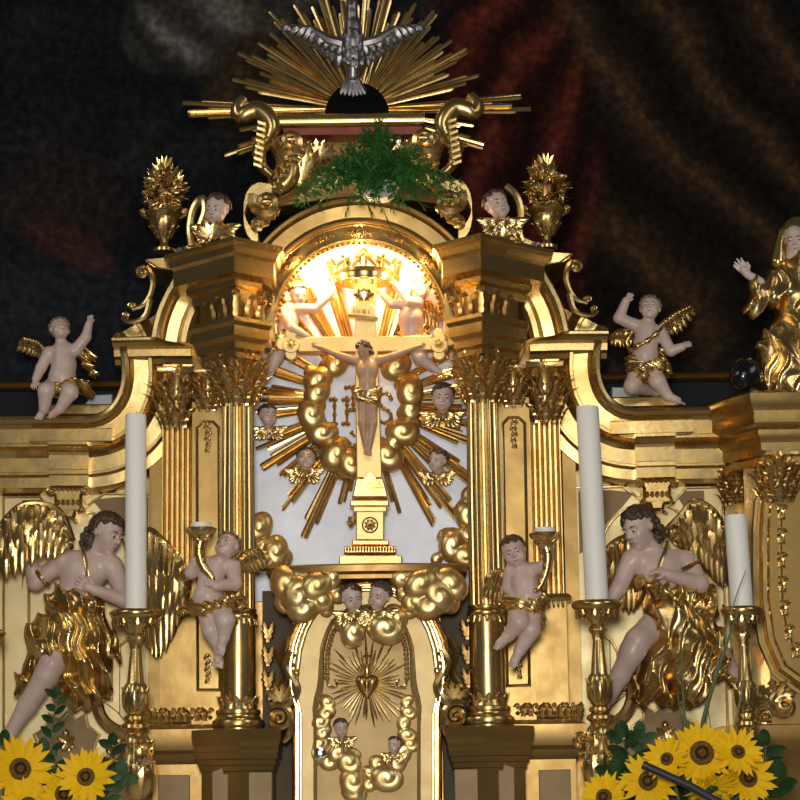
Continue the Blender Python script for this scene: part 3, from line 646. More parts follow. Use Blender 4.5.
for i in range(7):
    p = Vector((xo0 - .04 + i * .036, yo - .03, zz(724, yo))); sg = 1 if i % 2 else -1
    c.leaf(p, Vector((sg * .012, 0, .085)), Vector((.021, 0, 0)), (0, -1, 0), .55, 9, 4, 4); c.volute(p + Vector((.018, -.02, .055)), .015, 1.4, .34, n=12); c.leaf(p + Vector((.018, 0, 0)), Vector((0, 0, .05)), Vector((.014, 0, 0)), (0, -1, 0), .6, 7, 4, 3)
c.both('leaf_frieze', 'gold', RET)
# --- right hand pavilion that breaks forward from the wing
c = MB(); xr0, xr1 = xx(726, .1, 450), xx(762, -.1, 450)
Pp = [(xr0 - .02, .24, 0), (xr0, .10, 0), (xr1, -.12, 0), (2.4, -.12, 0)]
c.sweep(Pp, [(a * K, zz(b, -.1, 740)) for a, b in [(-60, 466), (0, 466), (0, 458), (3, 456), (3, 444), (6, 441), (8, 436), (8, 432), (14, 428), (16, 424), (16, 414), (20, 410), (22, 404), (23, 398), (20, 395), (-60, 395)]], UP)
c.build('pavilion_cornice', 'gold', RET)
MB().box(xr1 + .0, 2.4, -.06, .5, 1.0, zz(462, -.1, 740)).build('pavilion_wall', 'gold_flat', RET)
MB().box(xx(745, .1, 560), xr1 + .02, .05, .5, 1.0, zz(462, .1, 740)).build('pavilion_pilaster', 'gold', RET)
MB().box(xx(728, .2, 560), xx(747, .2, 560), .16, .5, 1.0, zz(462, .1, 740)).build('pavilion_pilaster', 'gold_flat', RET)
capital(xx(736, .1, 480), .14, .045, zz(503, .1, 740), zz(466, .1, 740), .085, 'gold', RET, 0, True, 'pilaster_capital')
capital(xx(778, -.1, 480), -.06, .055, zz(500, -.1, 740), zz(452, -.1, 740), .11, 'gold', RET, 0, True, 'pilaster_capital')
c = MB(); q = [(766, 720), (766, 520), (769, 500), (778, 488), (792, 482), (830, 482), (830, 700), (800, 690), (782, 672), (770, 640), (766, 600)]
P = onplane([(830, 482), (792, 483), (776, 490), (766, 505), (764, 530), (764, 600), (770, 640), (782, 668), (804, 684), (830, 688)], -.06)
c.sweep(P, [(a * K, b) for a, b in [(-5, -.01), (-5, .012), (-2, .026), (2, .026), (4, .012), (5, .0), (7, .0), (8, .01), (11, .01), (12, -.01)]], FRONT); c.build('pavilion_frame', 'gold', RET)
MB().prism([(772, 640), (772, 510), (784, 492), (830, 490), (830, 680), (805, 676), (786, 662)], -.064, 0.0).build('pavilion_panel', 'gold_flat', RET)
for i, (a, b) in enumerate([(781, 512), (781, 536), (781, 560), (782, 584), (784, 608), (788, 632), (795, 650)]):
    c = MB()
    for j, an in enumerate((70, 110, 250, 290, 20, 160)): d = Vector((math.cos(math.radians(an)), 0, math.sin(math.radians(an)))); c.leaf(U(a, b, -.066), d * (10 if j < 4 else 5) * K, Vector((-d.z, 0, d.x)) * 2.6 * K, (0, -1, 0), .4, 6, 4, 3)
    c.volute(U(a + 2, b - 4, -.075), 4 * K, 1.2, .35, n=8); c.build('pavilion_ornament', 'gold', RET)
c = MB(); c.tube(onplane(smooth_path([Vector(a) for a in [(781, 504), (781, 560), (783, 608), (788, 632), (797, 655)]], 5), -.066), 1.3 * K, 6); c.build('pavilion_tendril', 'gold', RET)
c = MB()
c.volute(U(784, 705, -.1), 14 * K, 1.6, .28, a0=2.2); c.volute(U(764, 715, -.1), 10 * K, 1.5, .3, a0=0)
for a in (20, 60, 100, 140, 180): c.leaf(U(775, 700, -.1), Vector((math.cos(math.radians(a)), 0, math.sin(math.radians(a)))) * 24 * K, Vector((-math.sin(math.radians(a)), 0, math.cos(math.radians(a)))) * 6 * K, (0, -1, 0), .4)
c.build('pavilion_scroll', 'gold', RET)
c = MB(); c.sweep([(xr0 - .04, .3, 0), (xr0 - .04, -.1, 0), (2.4, -.1, 0)], [(a * K, zz(b, -.1, 740)) for a, b in [(-10, 900), (0, 900), (0, 770), (4, 762), (6, 752), (10, 748), (12, 736), (12, 726), (-10, 724)]], UP); c.build('pavilion_pedestal', 'gold_dark', RET)
# --- table of the altar under everything
AT = thing('altar_table', (0, -.6, 0), 'altar table with stepped gradine covered in white linen', 'altar table')
MB().box(-2.3, 2.3, -1.3, .55, 0.0, 0.98).build('altar_block', 'gold_dark', AT)
MB().box(-2.35, 2.35, -1.36, .55, 0.98, 1.0).build('altar_cloth', 'linen', AT)
# ================================================================== shared carving helpers
def dir2(a): return Vector((math.cos(math.radians(a)), 0, math.sin(math.radians(a))))
def fan(c, p, angs, ln, wd, curl=.4, N=(0, -1, 0), lobes=4):
    for i, a in enumerate(angs):
        d = dir2(a); l = ln[i] if hasattr(ln, '__len__') else ln
        c.leaf(p, d * l, Vector((-d.z, 0, d.x)) * wd, N, curl, 8, 4, lobes)
def swirl(c, r, sg=1.0, amp=.11, ph=0.0):
    def f(X, Y, Z):
        a = np.arctan2(Z - c[2], (X - c[0]) * sg); q = np.sqrt((X - c[0]) ** 2 + (Z - c[2]) ** 2) / r
        return amp * r * (np.abs(np.sin(.5 * a + 2.3 * q + ph)) - .6) * np.clip(q * 2.5, 0, 1)
    return f
def cloud_mesh(blobs, y, dep=.75, vox=.0032, name='cloud', m='gold_cloud', dpt=0.0):
    """blobs: (px, py, radius px, forward px)"""
    C = [(U(a, b, y - f * K), r_ * K) for a, b, r_, f in blobs]
    lo = [min(c[i] - r_ * 1.3 for c, r_ in C) for i in range(3)]; hi = [max(c[i] + r_ * 1.3 for c, r_ in C) for i in range(3)]
    F = Field(lo, hi, vox)
    for i, (c, r_) in enumerate(C):
        rt_ = np.array(Matrix.Rotation(i * 1.9 + c[0] * 40, 3, 'Y')); F.ell(c, (r_ * 1.28, r_ * dep, r_ * .98), rt_, k=r_ * .10, disp=swirl(c, r_, 1 if i % 2 else -1, ph=i * 1.3))
    return F.mesh(name, m, 1)
def cloud(blobs, y, parent, **kw): return link_mesh('cloud', cloud_mesh(blobs, y, **kw), None, parent)

# unit feather: runs along +Y, lies in XY, outward +Z
fm = MB(); rows = []
for i in range(9):
    t = i / 8; wv = (0.55 + 0.45 * math.sin(PI * min(1, t * .8 + .1))) * (1 if t < .86 else max(.12, math.sqrt(max(0, 1 - ((t - .86) / .14) ** 2))))
    top = [(u * wv, t, .5 * (1 - abs(u) ** 1.5) * wv + (.35 if u == 0 else 0) * (1 - t * .7) + 1.3 * t * (1 - t)) for u in (-1, -.5, 0, .5, 1)]
    rows.append(top + [(u * wv, t, 1.3 * t * (1 - t) - .25) for u in (1, 0, -1)])
fm.grid(rows, cu=True, cap=True)
FEATH = {g: fm.mesh('feather', g, 50) for g in ('gold', 'gold_bright', 'gold_dark', 'silver')}
def feather(B, D, Nn, wd, parent, m='gold', th=None):
    B, D, Nn = Vector(B), Vector(D), Vector(Nn); S = D.cross(Nn).normalized(); Nn = (S.cross(D).normalized() + S * random.uniform(-.35, .35)).normalized(); S = D.cross(Nn).normalized(); Nn = S.cross(D).normalized(); th = th or wd * .7
    M = Matrix(((S.x * wd, D.x, Nn.x * th, B.x), (S.y * wd, D.y, Nn.y * th, B.y), (S.z * wd, D.z, Nn.z * th, B.z), (0, 0, 0, 1)))
    return link_mesh('feather', FEATH[m], None, parent, None, M)

# ================================================================== crest above the arch
CR = thing('crest', U(357, 215, -.1), 'gilded crest of acanthus scrolls and a straight moulded bar above the arch', 'altar crest')
c = MB(); c.sweep(onplane([(279, 121), (425, 119)], -.14), [(a * K, b) for a, b in [(-6, -.12), (-7, 0), (-5, .012), (-2, .014), (2, .016), (5, .010), (7, .0), (7, -.12)]], FRONT); c.build('bar', 'gold', CR)
MB().prism([(283, 127), (422, 126), (421, 134), (284, 135)], -.13, .02).build('bar_soffit', 'red_bole', CR)
MB().prism([(286, 134), (420, 133), (436, 170), (446, 205), (404, 200), (360, 196), (318, 201), (270, 208), (272, 175)], -.02, .12, .004).build('crest_body', 'gold_dark', CR)
def crest_side():
    c = MB(); y = -.16
    c.tube(onplane(smooth_path([Vector(a) for a in [(245, 99), (238, 108), (241, 116), (250, 112), (259, 111), (267, 118), (271, 128), (266, 140), (259, 152), (262, 166), (272, 176)]], 4), y), [(5.0 + 5.5 * math.sin(PI * min(1, i / 40 + .05)) ) * K for i in range(41)], 12)
    for i in range(8): c.leaf(U(258 - i * .6, 122 + i * 6, y - .045), Vector((15 * K, -.01, -6 * K)), Vector((0, 0, 4.0 * K)), (-.3, -1, 0), .4, 5, 4, 2)
    c.ball(U(243, 100, y), 4 * K); return c
crest_side().both('scroll_head', 'gold', CR)
c = MB(); y = -.12
c.volute(U(290, 142, y - .03), 14 * K, 1.5, .44, a0=PI); fan(c, U(300, 185, y), (60, 75, 95, 115, 135, 150), (44 * K, 50 * K, 52 * K, 46 * K, 40 * K, 30 * K), 7 * K, .45)
c.tube(onplane(smooth_path([Vector(a) for a in [(276, 140), (285, 158), (292, 170), (286, 184), (270, 190)]], 5), y), [10 * K] * 21, 10)
for i in range(9): c.leaf(U(306 - i * 3.0, 150 + i * 5.4, y - .03), Vector((-14 * K, -.01, 5 * K)), Vector((2 * K, 0, 4.2 * K)), (0.2, -1, 0), .5, 5, 4, 2)
c.both('acanthus', 'gold', CR)
c = MB(); fan(c, U(318, 160, -.13), (20, 45, 70, 95, 120), 24 * K, 6 * K, .3); c.both('shell', 'gold_bright', CR)
c = MB(); y = -.22      # broad volute rolls beside the arch
P = [U(a, b, y) for a, b in smooth_path([Vector(a) for a in [(272, 186), (258, 184), (248, 192), (244, 208), (248, 224), (258, 234)]], 5)]
c.grid([[p + Vector((0, dy, 0)) + Vector((0, 0, q)) for dy, q in ((-.02, 0), (.16, 0), (.16, -.05), (-.02, -.05))] for p in P], cu=True, cap=True)
c.volute(U(266, 203, y - .03), 14 * K, 1.5, .46, a0=PI * .8); c.volute(U(258, 226, y - .03), 8 * K, 1.4, .46, a0=0)
fan(c, U(262, 222, y - .02), (30, 50, 70, 95), 24 * K, 5 * K, .4); c.both('side_volute', 'gold', CR)

# ------------------------------------------------------------------ sunburst and dove
def rays(parent, px, py, y, bundles, m='gold', r0=26, wpx=2.1, spread=3.4, vary=.11):
    o = U(px, py, y)
    for bi, (ang, ln, n) in enumerate(bundles):
        d = dir2(ang); t = Vector((-d.z, 0, d.x))
        for j in range(n):
            q = j - (n - 1) / 2; l = ln * (1 - vary * abs(q + ((bi * 37) % 3 - 1) * .6)) * K; st = r0 * K
            a = o + d * st + t * q * spread * K * .55; b = o + d * l + t * q * spread * K
            b.y = a.y = y - (.012 if (j + bi) % 2 else 0) ; wv = wpx * K
            c = MB(); n_ = Vector((0, -1, 0)); tw = random.uniform(-.0028, .0028)
            c.grid([[p - t * w_ - n_ * tw, p + n_ * .0042, p + t * w_ + n_ * tw, p - n_ * .007] for p, w_ in ((a, wv * .6), (b - d * 3 * K, wv), (b, wv * .8))], cu=True, cap=True)
            c.build('ray', m, parent, smooth=0)
SB = thing('sunburst', U(357, 112, .1), 'gilded sunburst of stepped rays fanning out behind the silver dove', 'sunburst')
bl = []
for a, l, n in ((198, 146, 4), (190, 124, 2), (180.5, 184, 4), (176.5, 182, 2), (166, 134, 4), (158, 108, 3), (152, 140, 4), (145, 126, 4), (137, 122, 3), (129, 142, 4), (120, 132, 4), (112, 120, 3), (105, 150, 4)): bl += [(a, l, n), (180 - a + .5, l * .985, n)]
bl += [(97, 128, 3), (84, 132, 3), (90, 120, 2)]
rays(SB, 357, 110, .06, bl, 'gold_ray')
c = MB(); c.prism(arc(357, 114, 32, 180, 0, 24), .03, .10, .006); c.build('dark_dome', 'black_cloth', SB)
DV = thing('dove_figure', U(353, 95, -.06), 'silvered dove with spread wings in front of the sunburst', 'dove')
def Pd(px, py, d=0): return U(px, py, -.02 - d * K)
lo, hi = Pd(325, 105, -25), Pd(380, -12, 30); F = Field((lo.x, hi.y, lo.z), (hi.x, lo.y, hi.z), .0026)
F.limb([Pd(352, 4, 6), Pd(352, 14, 6), Pd(353, 26, 4), Pd(353, 42, 4), Pd(353, 58, 4), Pd(353, 76, 2)], [6 * K, 5.5 * K, 8 * K, 11.5 * K, 11 * K, 7 * K])
F.cap(Pd(352, 3, 8), Pd(351, 3, 16), 2.4 * K, .8 * K, .003)
for i in range(40):
    a = rng.uniform(-1.2, 1.2); t = rng.uniform(0, 1); p = Pd(353 + 10.5 * math.sin(a), 30 + 36 * t, 4 + 10.5 * math.cos(a)); F.ell(p, (2.4 * K, 1.6 * K, 4 * K), k=.002)
F.build('body', 'silver', DV)
for s in (-1, 1):
    wb = MB(); wb.tube([Pd(353 + s * 8, 44, 4), Pd(353 + s * 24, 40, 6), Pd(353 + s * 42, 29, 4), Pd(353 + s * 62, 25, 0)], [6 * K, 5.5 * K, 4 * K, 1.5 * K], 8); W = wb.build('wing', 'silver', DV)
    for i in range(13):
        t = i / 12; b0 = Pd(353 + s * (12 + 50 * t), 46 - 18 * min(1, t * 1.3), 3); e = Pd(353 + s * (16 + 56 * t ** .9), 68 - 40 * t ** .8, -3); feather(b0, e - b0, (0, -1, .1), 4.6 * K, W, 'silver')
    for i in range(8):
        t = i / 7; b0 = Pd(353 + s * (10 + 44 * t), 41 - 14 * min(1, t * 1.4), 7); e = Pd(353 + s * (16 + 48 * t), 56 - 22 * t, 3); feather(b0, e - b0, (0, -1, .2), 4.2 * K, W, 'silver')
TL = MB(); TL.tube([Pd(353, 70, 2), Pd(353, 84, 2)], [6 * K, 4 * K], 8); TL = TL.build('tail', 'silver', DV)
for i in range(7): b0 = Pd(353 + (i - 3) * .8, 76, 3); e = Pd(353 + (i - 3) * 4.2, 97 - abs(i - 3) * .8, 4); feather(b0, e - b0, (0, -1, 0), 3.2 * K, TL, 'silver')

# ------------------------------------------------------------------ urns with flower bouquets
def urn(px, by, y, label, seed):
    o = U(px, by, y); R = random.Random(seed); T = thing('flower_urn', o, label, 'urn', 'gilded urns on the cornice ends'); z = lambda q: o.z + q * K
    fn = lambda a, zq: 1 + .05 * math.cos(10 * a) * (1 if z(12) < zq < z(34) else 0)
    MB().lathe(o.x, y, [(11 * K, o.z), (11 * K, z(3)), (6 * K, z(5)), (4 * K, z(9)), (5 * K, z(12)), (6.5 * K, z(15)), (12 * K, z(22)), (15 * K, z(30)), (15.5 * K, z(34)), (18 * K, z(36)), (20 * K, z(39)), (19.5 * K, z(41)), (13 * K, z(42))], 30, fn).build('urn_body', 'gold', T)
    c = MB()
    for i in range(10):
        a = 2 * PI * i / 10; u = Vector((math.cos(a), math.sin(a), 0)); c.leaf(Vector((o.x, y, z(13))) + u * 6.5 * K, Vector((0, 0, 15 * K)) + u * 6 * K, Vector((-u.y, u.x, 0)) * 3.4 * K, u, .25, 7, 4)
    c.build('urn_leaf', 'gold', T)
    for s in (-1, 1):
        h = MB(); h.tube([Vector((o.x + s * 15 * K, y, z(35))), Vector((o.x + s * 21 * K, y, z(38))), Vector((o.x + s * 23 * K, y, z(41)))], [2.4 * K, 2.4 * K, 2 * K], 7); h.volute((o.x + s * 21 * K, y, z(42)), 3.2 * K, 1.2, .4, e1=(s, 0, 0), n=8); h.build('handle', 'gold', T)
    b = MB(); b.ball((o.x, y, z(62)), (8 * K, 5 * K, 15 * K), 14, 10); b.build('bouquet_core', 'gold_dark', T)
    for i in range(120):     # carved flowers and leaves
        a = R.uniform(0, 2 * PI); v = R.uniform(-.9, 1); rr = math.sqrt(max(0.05, 1 - v * v * .9)); tp = 1 - .35 * max(0, v); u = Vector((math.cos(a) * rr, math.sin(a) * rr * .8, v)).normalized(); p = Vector((o.x, y, z(63))) + Vector((u.x * 14 * K * tp, u.y * 8 * K, u.z * 20 * K)); f = MB()
        t = u.orthogonal().normalized(); q = u.cross(t)
        if i % 3 == 1:
            for j in range(6): d = (t * math.cos(j * PI / 3) + q * math.sin(j * PI / 3)); f.leaf(p + u * 2 * K, d * 6.4 * K + u * 2 * K, u.cross(d) * 2.8 * K, u, .4, 4, 2, 1)
            f.ball(p + u * 3.5 * K, 2.4 * K, 7, 5); f.build('flower', 'gold', T)
        else:
            d = (Vector((u.x * 1.1, u.y * .4, u.z * .5 + .55)) + t * R.uniform(-.5, .5)).normalized(); s_ = u.cross(d); f.leaf(p - d * 3 * K, d * R.uniform(10, 14) * K, (s_.normalized() if s_.length > .05 else t) * 4.8 * K, u, .7, 7, 4, 3); f.build('leaf', 'gold', T)
    for a in (62, 80, 96, 114): 
        f = MB(); d = dir2(a); f.leaf(Vector((o.x, y - .01, z(80))), d * 20 * K, Vector((-d.z, 0, d.x)) * 3.6 * K, (0, -1, 0), .25, 7, 4, 3); f.build('leaf', 'gold', T)
urn(164, 252, -.10, 'gilded urn of carved flowers, standing over the seated putto waving an open hand', 3)
urn(547, 249, -.10, 'gilded urn of carved flowers, standing against the dark red painted drapery', 5)

# ------------------------------------------------------------------ green bunch on the arch
FN = thing('greenery_bunch', U(375, 196, -.30), 'bunch of fresh green feathery foliage in a small grey pot on the arch top', 'plant')
o = U(379, 200, -.30)
MB().lathe(o.x, o.y, [(12 * K, o.z), (15 * K, o.z + .010), (19 * K, o.z + .04), (21 * K, o.z + .06), (19.5 * K, o.z + .06), (13 * K, o.z + .05)], 24).build('pot', 'pot_grey', FN)
R = random.Random(11)
for i in range(120):
    a = R.uniform(0, 2 * PI); tx = R.gauss(0, 1); ex = 376 + max(-76, min(82, tx * 40)) ; ey = 168 + abs(ex - 378) * .33 + R.uniform(-46, 34) * (1 - abs(ex - 378) / 120)
    ed = R.uniform(-6, 44); b0 = U(378 + R.uniform(-12, 12), 184, -.30); e = U(ex, min(ey, 222), -.30 - ed * K)
    mid = (b0 + e) / 2 + Vector((0, -.02, abs(e.x - b0.x) * .30 + .03)); c = MB(); pts = [b0 * (1 - t) ** 2 + mid * 2 * t * (1 - t) + e * t * t for t in [j / 9 for j in range(10)]]
    c.tube(pts, [.0022 - .00015 * j for j in range(10)], 4)
    for j in range(2, 10):
        d = (pts[min(j + 1, 9)] - pts[j - 1]).normalized()
        for q in range(5):
            v = (d * .6 + Vector((R.uniform(-1, 1), R.uniform(-1, .5), R.uniform(-.8, .9)))).normalized(); s_ = v.orthogonal().normalized(); ln = R.uniform(.022, .050); wd = R.uniform(.0032, .006); p = pts[j]
            c.add([p, p + v * ln * .45 + s_ * wd, p + v * ln, p + v * ln * .45 - s_ * wd], [(0, 1, 2, 3)])
    c.build('frond', 'fern', FN, smooth=0)
for (x0, y0, x1, y1) in ((378, 196, 392, 232), (365, 196, 372, 214), (352, 195, 345, 216), (400, 196, 412, 214), (388, 196, 394, 212)):
    c = MB(); b0, e = U(x0, y0, -.36), U(x1, y1, -.37)
    for j in range(6):
        v = (e - b0).normalized() + Vector((R.uniform(-.6, .6), R.uniform(-.3, .1), R.uniform(-.1, .5))); s_ = v.orthogonal().normalized(); p = b0 + (e - b0) * j / 6
        c.add([p, p + v * .02 + s_ * .004, p + v * .045, p + v * .02 - s_ * .004], [(0, 1, 2, 3)])
    c.tube([b0, e], .0015, 4); c.build('frond', 'fern', FN, smooth=0)

# ================================================================== glory inside the niche
GL = thing('niche_glory', U(366, 560, .1), 'gilded glory of rays and round clouds fixed to the white back of the niche', 'glory')
rays(GL, 366, 402, .100, [(172, 118, 3), (178, 112, 3), (186, 118, 3), (202, 122, 4), (212, 132, 4), (222, 120, 3), (231, 140, 4), (245, 160, 4), (257, 112, 3),
     (8, 112, 3), (2, 112, 2), (354, 118, 3), (346, 120, 3), (338, 122, 4), (323, 146, 4), (316, 120, 2), (307, 158, 4), (299, 150, 3), (285, 120, 2),
     (118, 158, 4), (105, 152, 4), (75, 152, 4), (64, 152, 4), (130, 150, 3), (50, 150, 3), (148, 120, 3), (160, 118, 3), (30, 122, 3), (18, 112, 3)], 'gold_ray', r0=44, wpx=2.2, spread=3.9)
for bl in ([(336, 364, 12, 0), (328, 366, 8, -2)], [(318, 380, 13, 2), (314, 374, 9, 0)], [(317, 393, 12, 4)], [(311, 414, 14, 3), (318, 404, 8, 0)], [(322, 433, 13, 3), (313, 428, 9, 0)], [(336, 454, 15, 3), (332, 447, 10, 0)], [(350, 463, 13, 6), (344, 470, 9, 2)],
           [(396, 367, 13, 2), (388, 358, 8, 0)], [(410, 391, 14, 4), (404, 383, 9, 0)], [(410, 409, 11, 2), (404, 412, 7, 0)], [(402, 432, 14, 4), (408, 424, 10, 0)], [(394, 442, 9, 5)], [(386, 455, 15, 3), (380, 448, 9, 0)], [(345, 356, 9, -2)], [(384, 360, 9, 0)],
           [(258, 528, 14, 2), (262, 545, 10, 0)], [(275, 552, 14, 3), (284, 560, 9, 0)], [(263, 560, 12, 6)], [(468, 515, 14, 0), (474, 500, 12, 0)], [(452, 545, 14, 3), (446, 536, 8, 0)], [(464, 556, 13, 4), (470, 535, 11, 0)], [(437, 558, 6, 2)]):
    cloud(bl, .075, GL)
# monogram letters behind the crucifix
def letter(pts_list, name, beads=True):
    c = MB()
    for pts in pts_list:
        P = onplane(smooth_path([Vector(p) for p in pts], 5), .105); c.tube(P, [1.5 * K] * len(P), 6)
        if beads:
            for i in range(0, len(P), 3): c.ball(P[i] + Vector((0, -.004, 0)), 2.4 * K, 8, 6)
    c.build(name, 'gold', GL)
letter([[(334.5, 399), (334.5, 412), (334.5, 425)], [(331, 400), (338, 400)], [(331, 424), (338, 424)]], 'letter_i')
letter([[(347, 398), (347, 411), (347, 425)], [(343.5, 400), (350.5, 400)], [(343.5, 424), (350.5, 424)], [(347, 411), (353, 410), (358, 410)], [(358, 398), (358, 411), (358, 425)], [(353, 410), (353, 400), (353, 388)], [(346, 388), (353, 387), (360, 388)]], 'letter_h')
letter([[(391, 399), (388, 394), (381, 395), (379, 402), (383, 408), (389, 412), (391, 418), (386, 423), (379, 421)]], 'letter_s')
letter([[(351, 432), (355, 437)], [(350, 434), (353, 431)]], 'nail', False)

# ------------------------------------------------------------------ crucifix
XF = thing('crucifix', U(370, 566, -.08), 'gold altar crucifix with pale carved figure on a stepped rosette pedestal', 'crucifix')
mat('gold_satin', (0.80, 0.60, 0.25), 0.40, 0.6, col2=(0.72, 0.50, 0.18), scale=8, bump=.06)
mat('rule_dark', (0.10, 0.05, 0.02), 0.6)
yc = -.05
c = MB(); c.prism([(356.5, 478), (355, 352), (352, 352), (298, 352), (298, 337), (355, 336), (355, 284), (376, 284), (376, 336), (432, 335), (432, 350), (378, 352), (382, 478)], yc, yc + .05, .004); c.build('cross', 'gold_satin', XF)
c = MB(); c.prism([(356, 478), (383, 478), (386, 488), (388, 497), (352, 497), (354, 488)], yc - .02, yc + .06, .005)
for w_, y0, y1 in ((13, 484, 488), (10, 480, 484), (7, 476, 480), (4, 472, 476)): c.prism([(370 - w_, y1), (370 - w_ + 1, y0), (370 + w_ - 1, y0), (370 + w_, y1)], yc - .03, yc + .02, .002)
c.build('cross_foot', 'gold', XF)
for ex in (291, 439):
    c = MB(); s = 1 if ex > 361 else -1
    for qi, (dx, dy, r_) in enumerate(((0, 0, 9), (0, -10, 6), (0, 10, 6), (s * 9, 0, 6))): c.prism(arc(ex + dx, 344 + dy, r_, 0, 342, 19), yc - .004 + .0015 * qi, yc + .045 + .002 * qi, .003)
    for q in range(8): d = dir2(q * 45); c.leaf(U(ex, 344, yc - .006), d * 6 * K, Vector((-d.z, 0, d.x)) * 2 * K, (0, -1, 0), .3, 4, 2, 1)
    c.ball(U(ex, 344, yc - .008), 2.4 * K, 8, 6); c.build('cross_end', 'gold_satin', XF)
    for i in range(6):
        f = MB(); a = (90 if s > 0 else 90) + s * -(i * 34 - 40); d = dir2(a); f.leaf(U(ex + s * 8, 342, yc + .02), d * 15 * K, Vector((-d.z, 0, d.x)) * 5 * K, (0, -1, 0), .5, 7, 4, 3); f.build('end_leaf', 'gold_bright', XF)
c = MB(); P = onplane([(350, 314), (352, 306), (360, 303), (366, 301), (376, 305), (377, 317)], yc - .02)
c.prism([(350, 315), (351, 306), (357, 305), (361, 302), (366, 301), (370, 304), (376, 307), (377, 318)], yc - .018, yc, .003); T_ = c.build('title_scroll', 'gold_satin', XF)
c = MB(); c.tube(onplane([(348, 316), (378, 319)], yc - .02), 2.3 * K, 8); c.build('title_roll', 'gold_bright', T_)
for i, pts in enumerate([[(354, 309), (354, 313)], [(357, 313), (357, 309.4), (360, 313), (360, 309.4)], [(363, 313.4), (363, 309.6), (366, 310), (365.6, 311.6), (363, 311.8), (366, 313.6)], [(369, 310), (369, 314)]]):
    c = MB(); P = onplane(pts, yc - .0195); c.tube(P, .45 * K, 4); c.build('title_letter', 'rule_dark', T_)
c = MB(); fan(c, U(364, 300, yc - .01), (30, 60, 90, 120, 150), 14 * K, 4 * K, .4); c.build('title_leaf', 'gold_bright', XF)
# pedestal of the crucifix
def slab(x0, x1, y0, y1, dep, m, name, bev=.004):
    c = MB(); c.prism([(x0, y1), (x0, y0), (x1, y0), (x1, y1)], yc - .03 - dep, yc + .06 + dep, bev); return c.build(name, m, XF)
slab(350, 389, 500, 506, .012, 'gold', 'pedestal_cap'); slab(353, 387, 506, 512, .004, 'gold_satin', 'pedestal_cap')
D_ = slab(356, 384, 511, 540, .0, 'gold_satin', 'pedestal_die')
c = MB()
for q in range(8): d = dir2(q * 45 + 22); c.leaf(U(370, 525, yc - .032), d * 6.5 * K, Vector((-d.z, 0, d.x)) * 2.4 * K, (0, -1, 0), .3, 5, 4, 1)
c.ball(U(370, 525, yc - .036), 2 * K, 8, 6); c.tube([U(370, 525, yc - .032) + dir2(a) * 7.4 * K for a in range(0, 361, 15)], .8 * K, 5); c.build('rosette', 'gold_dark', D_)
slab(352, 389, 540, 545, .012, 'gold', 'pedestal_step'); slab(344, 396, 546, 553, .02, 'gold', 'pedestal_step'); slab(339, 402, 555, 568, .03, 'gold_satin', 'pedestal_step')
c = MB()
for i in range(17): c.ball(U(347 + i * 2.9, 549, yc - .055), (1.2 * K, 1.4 * K, 2.8 * K), 7, 6)
c.build('egg_moulding', 'gold_bright', XF)
c = MB()
for a in (30, 80, 130, 180, 230): d = dir2(a); c.leaf(U(353, 522, yc - .01), d * 8 * K, Vector((-d.z, 0, d.x)) * 3 * K, (0, -1, 0), .5, 5, 4, 2)
c.build('side_leaf', 'gold', XF)

# ------------------------------------------------------------------ crown held above the cross
CW = thing('crown', U(363, 284, -.03), 'gilded crown held by two putti above the crucifix', 'crown')
o = U(364, 276, -.01); rC = 30 * K
MB().lathe(o.x, o.y, [(rC * .92, o.z - .03), (rC * 1.0, o.z - .022), (rC * 1.0, o.z - .006), (rC * 1.06, o.z), (rC * 1.04, o.z + .012), (rC * .96, o.z + .014), (rC * .96, o.z - .03)], 40, ring=True).build('crown_band', 'gold_bright', CW)
for i in range(10):
    a = 2 * PI * i / 10 + .31; u = Vector((math.cos(a), math.sin(a), 0)); f = MB(); f.leaf(Vector((o.x, o.y, o.z + .008)) + u * rC, Vector((0, 0, .062 if i % 2 else .045)), Vector((-u.y, u.x, 0)) * .02, u, .35, 8, 4, 3); f.ball(Vector((o.x, o.y, o.z + .055)) + u * rC * 1.15, .009, 8, 6); f.build('crown_leaf', 'gold_bright', CW)
for i in range(3):
    a = PI / 3 * i; u = Vector((math.cos(a), math.sin(a), 0)); f = MB(); f.tube([Vector((o.x, o.y, o.z + .01 + .075 * math.sin(t))) + u * rC * math.cos(t) for t in [PI * j / 14 for j in range(15)]], .008, 6); f.build('crown_arch', 'gold_bright', CW)
f = MB(); f.ball((o.x, o.y, o.z + .10), .018, 10, 8); f.build('crown_orb', 'gold_bright', CW)

# ================================================================== tabernacle
mat('gold_frame', (0.50, 0.375, 0.175), 0.46, 0.65, col2=(0.44, 0.315, 0.135), scale=16, bump=0.08, bscale=40)
TB = thing('tabernacle', (0, -.2, 1.0), 'gilded tabernacle with arched door, heart relief and side scrolls below the crucifix', 'tabernacle')
yt = -.30; cx = 367
# curved top slab
def bow(a): return yt - .05 * math.cos(a)
c = MB(); P = [Vector((xx(367, yt, 600) + 96 * K * math.sin(a), yt + .03 - .11 * math.cos(a), 0)) for a in [math.radians(q) for q in range(-88, 89, 8)]]
P = [Vector((P[0].x, .12, 0))] + P + [Vector((P[-1].x, .12, 0))]
c.sweep(P, [(a * K, zz(b, yt)) for a, b in [(-60, 580), (-3, 580), (-3, 576), (0, 573), (0, 567), (-4, 565), (-60, 565)]], UP); c.build('top_slab', 'gold_dark', TB)
MB().box(xx(292, yt, 700), xx(442, yt, 700), yt + .08, .16, 1.0, zz(585, yt)).build('body', 'gold_flat', TB)
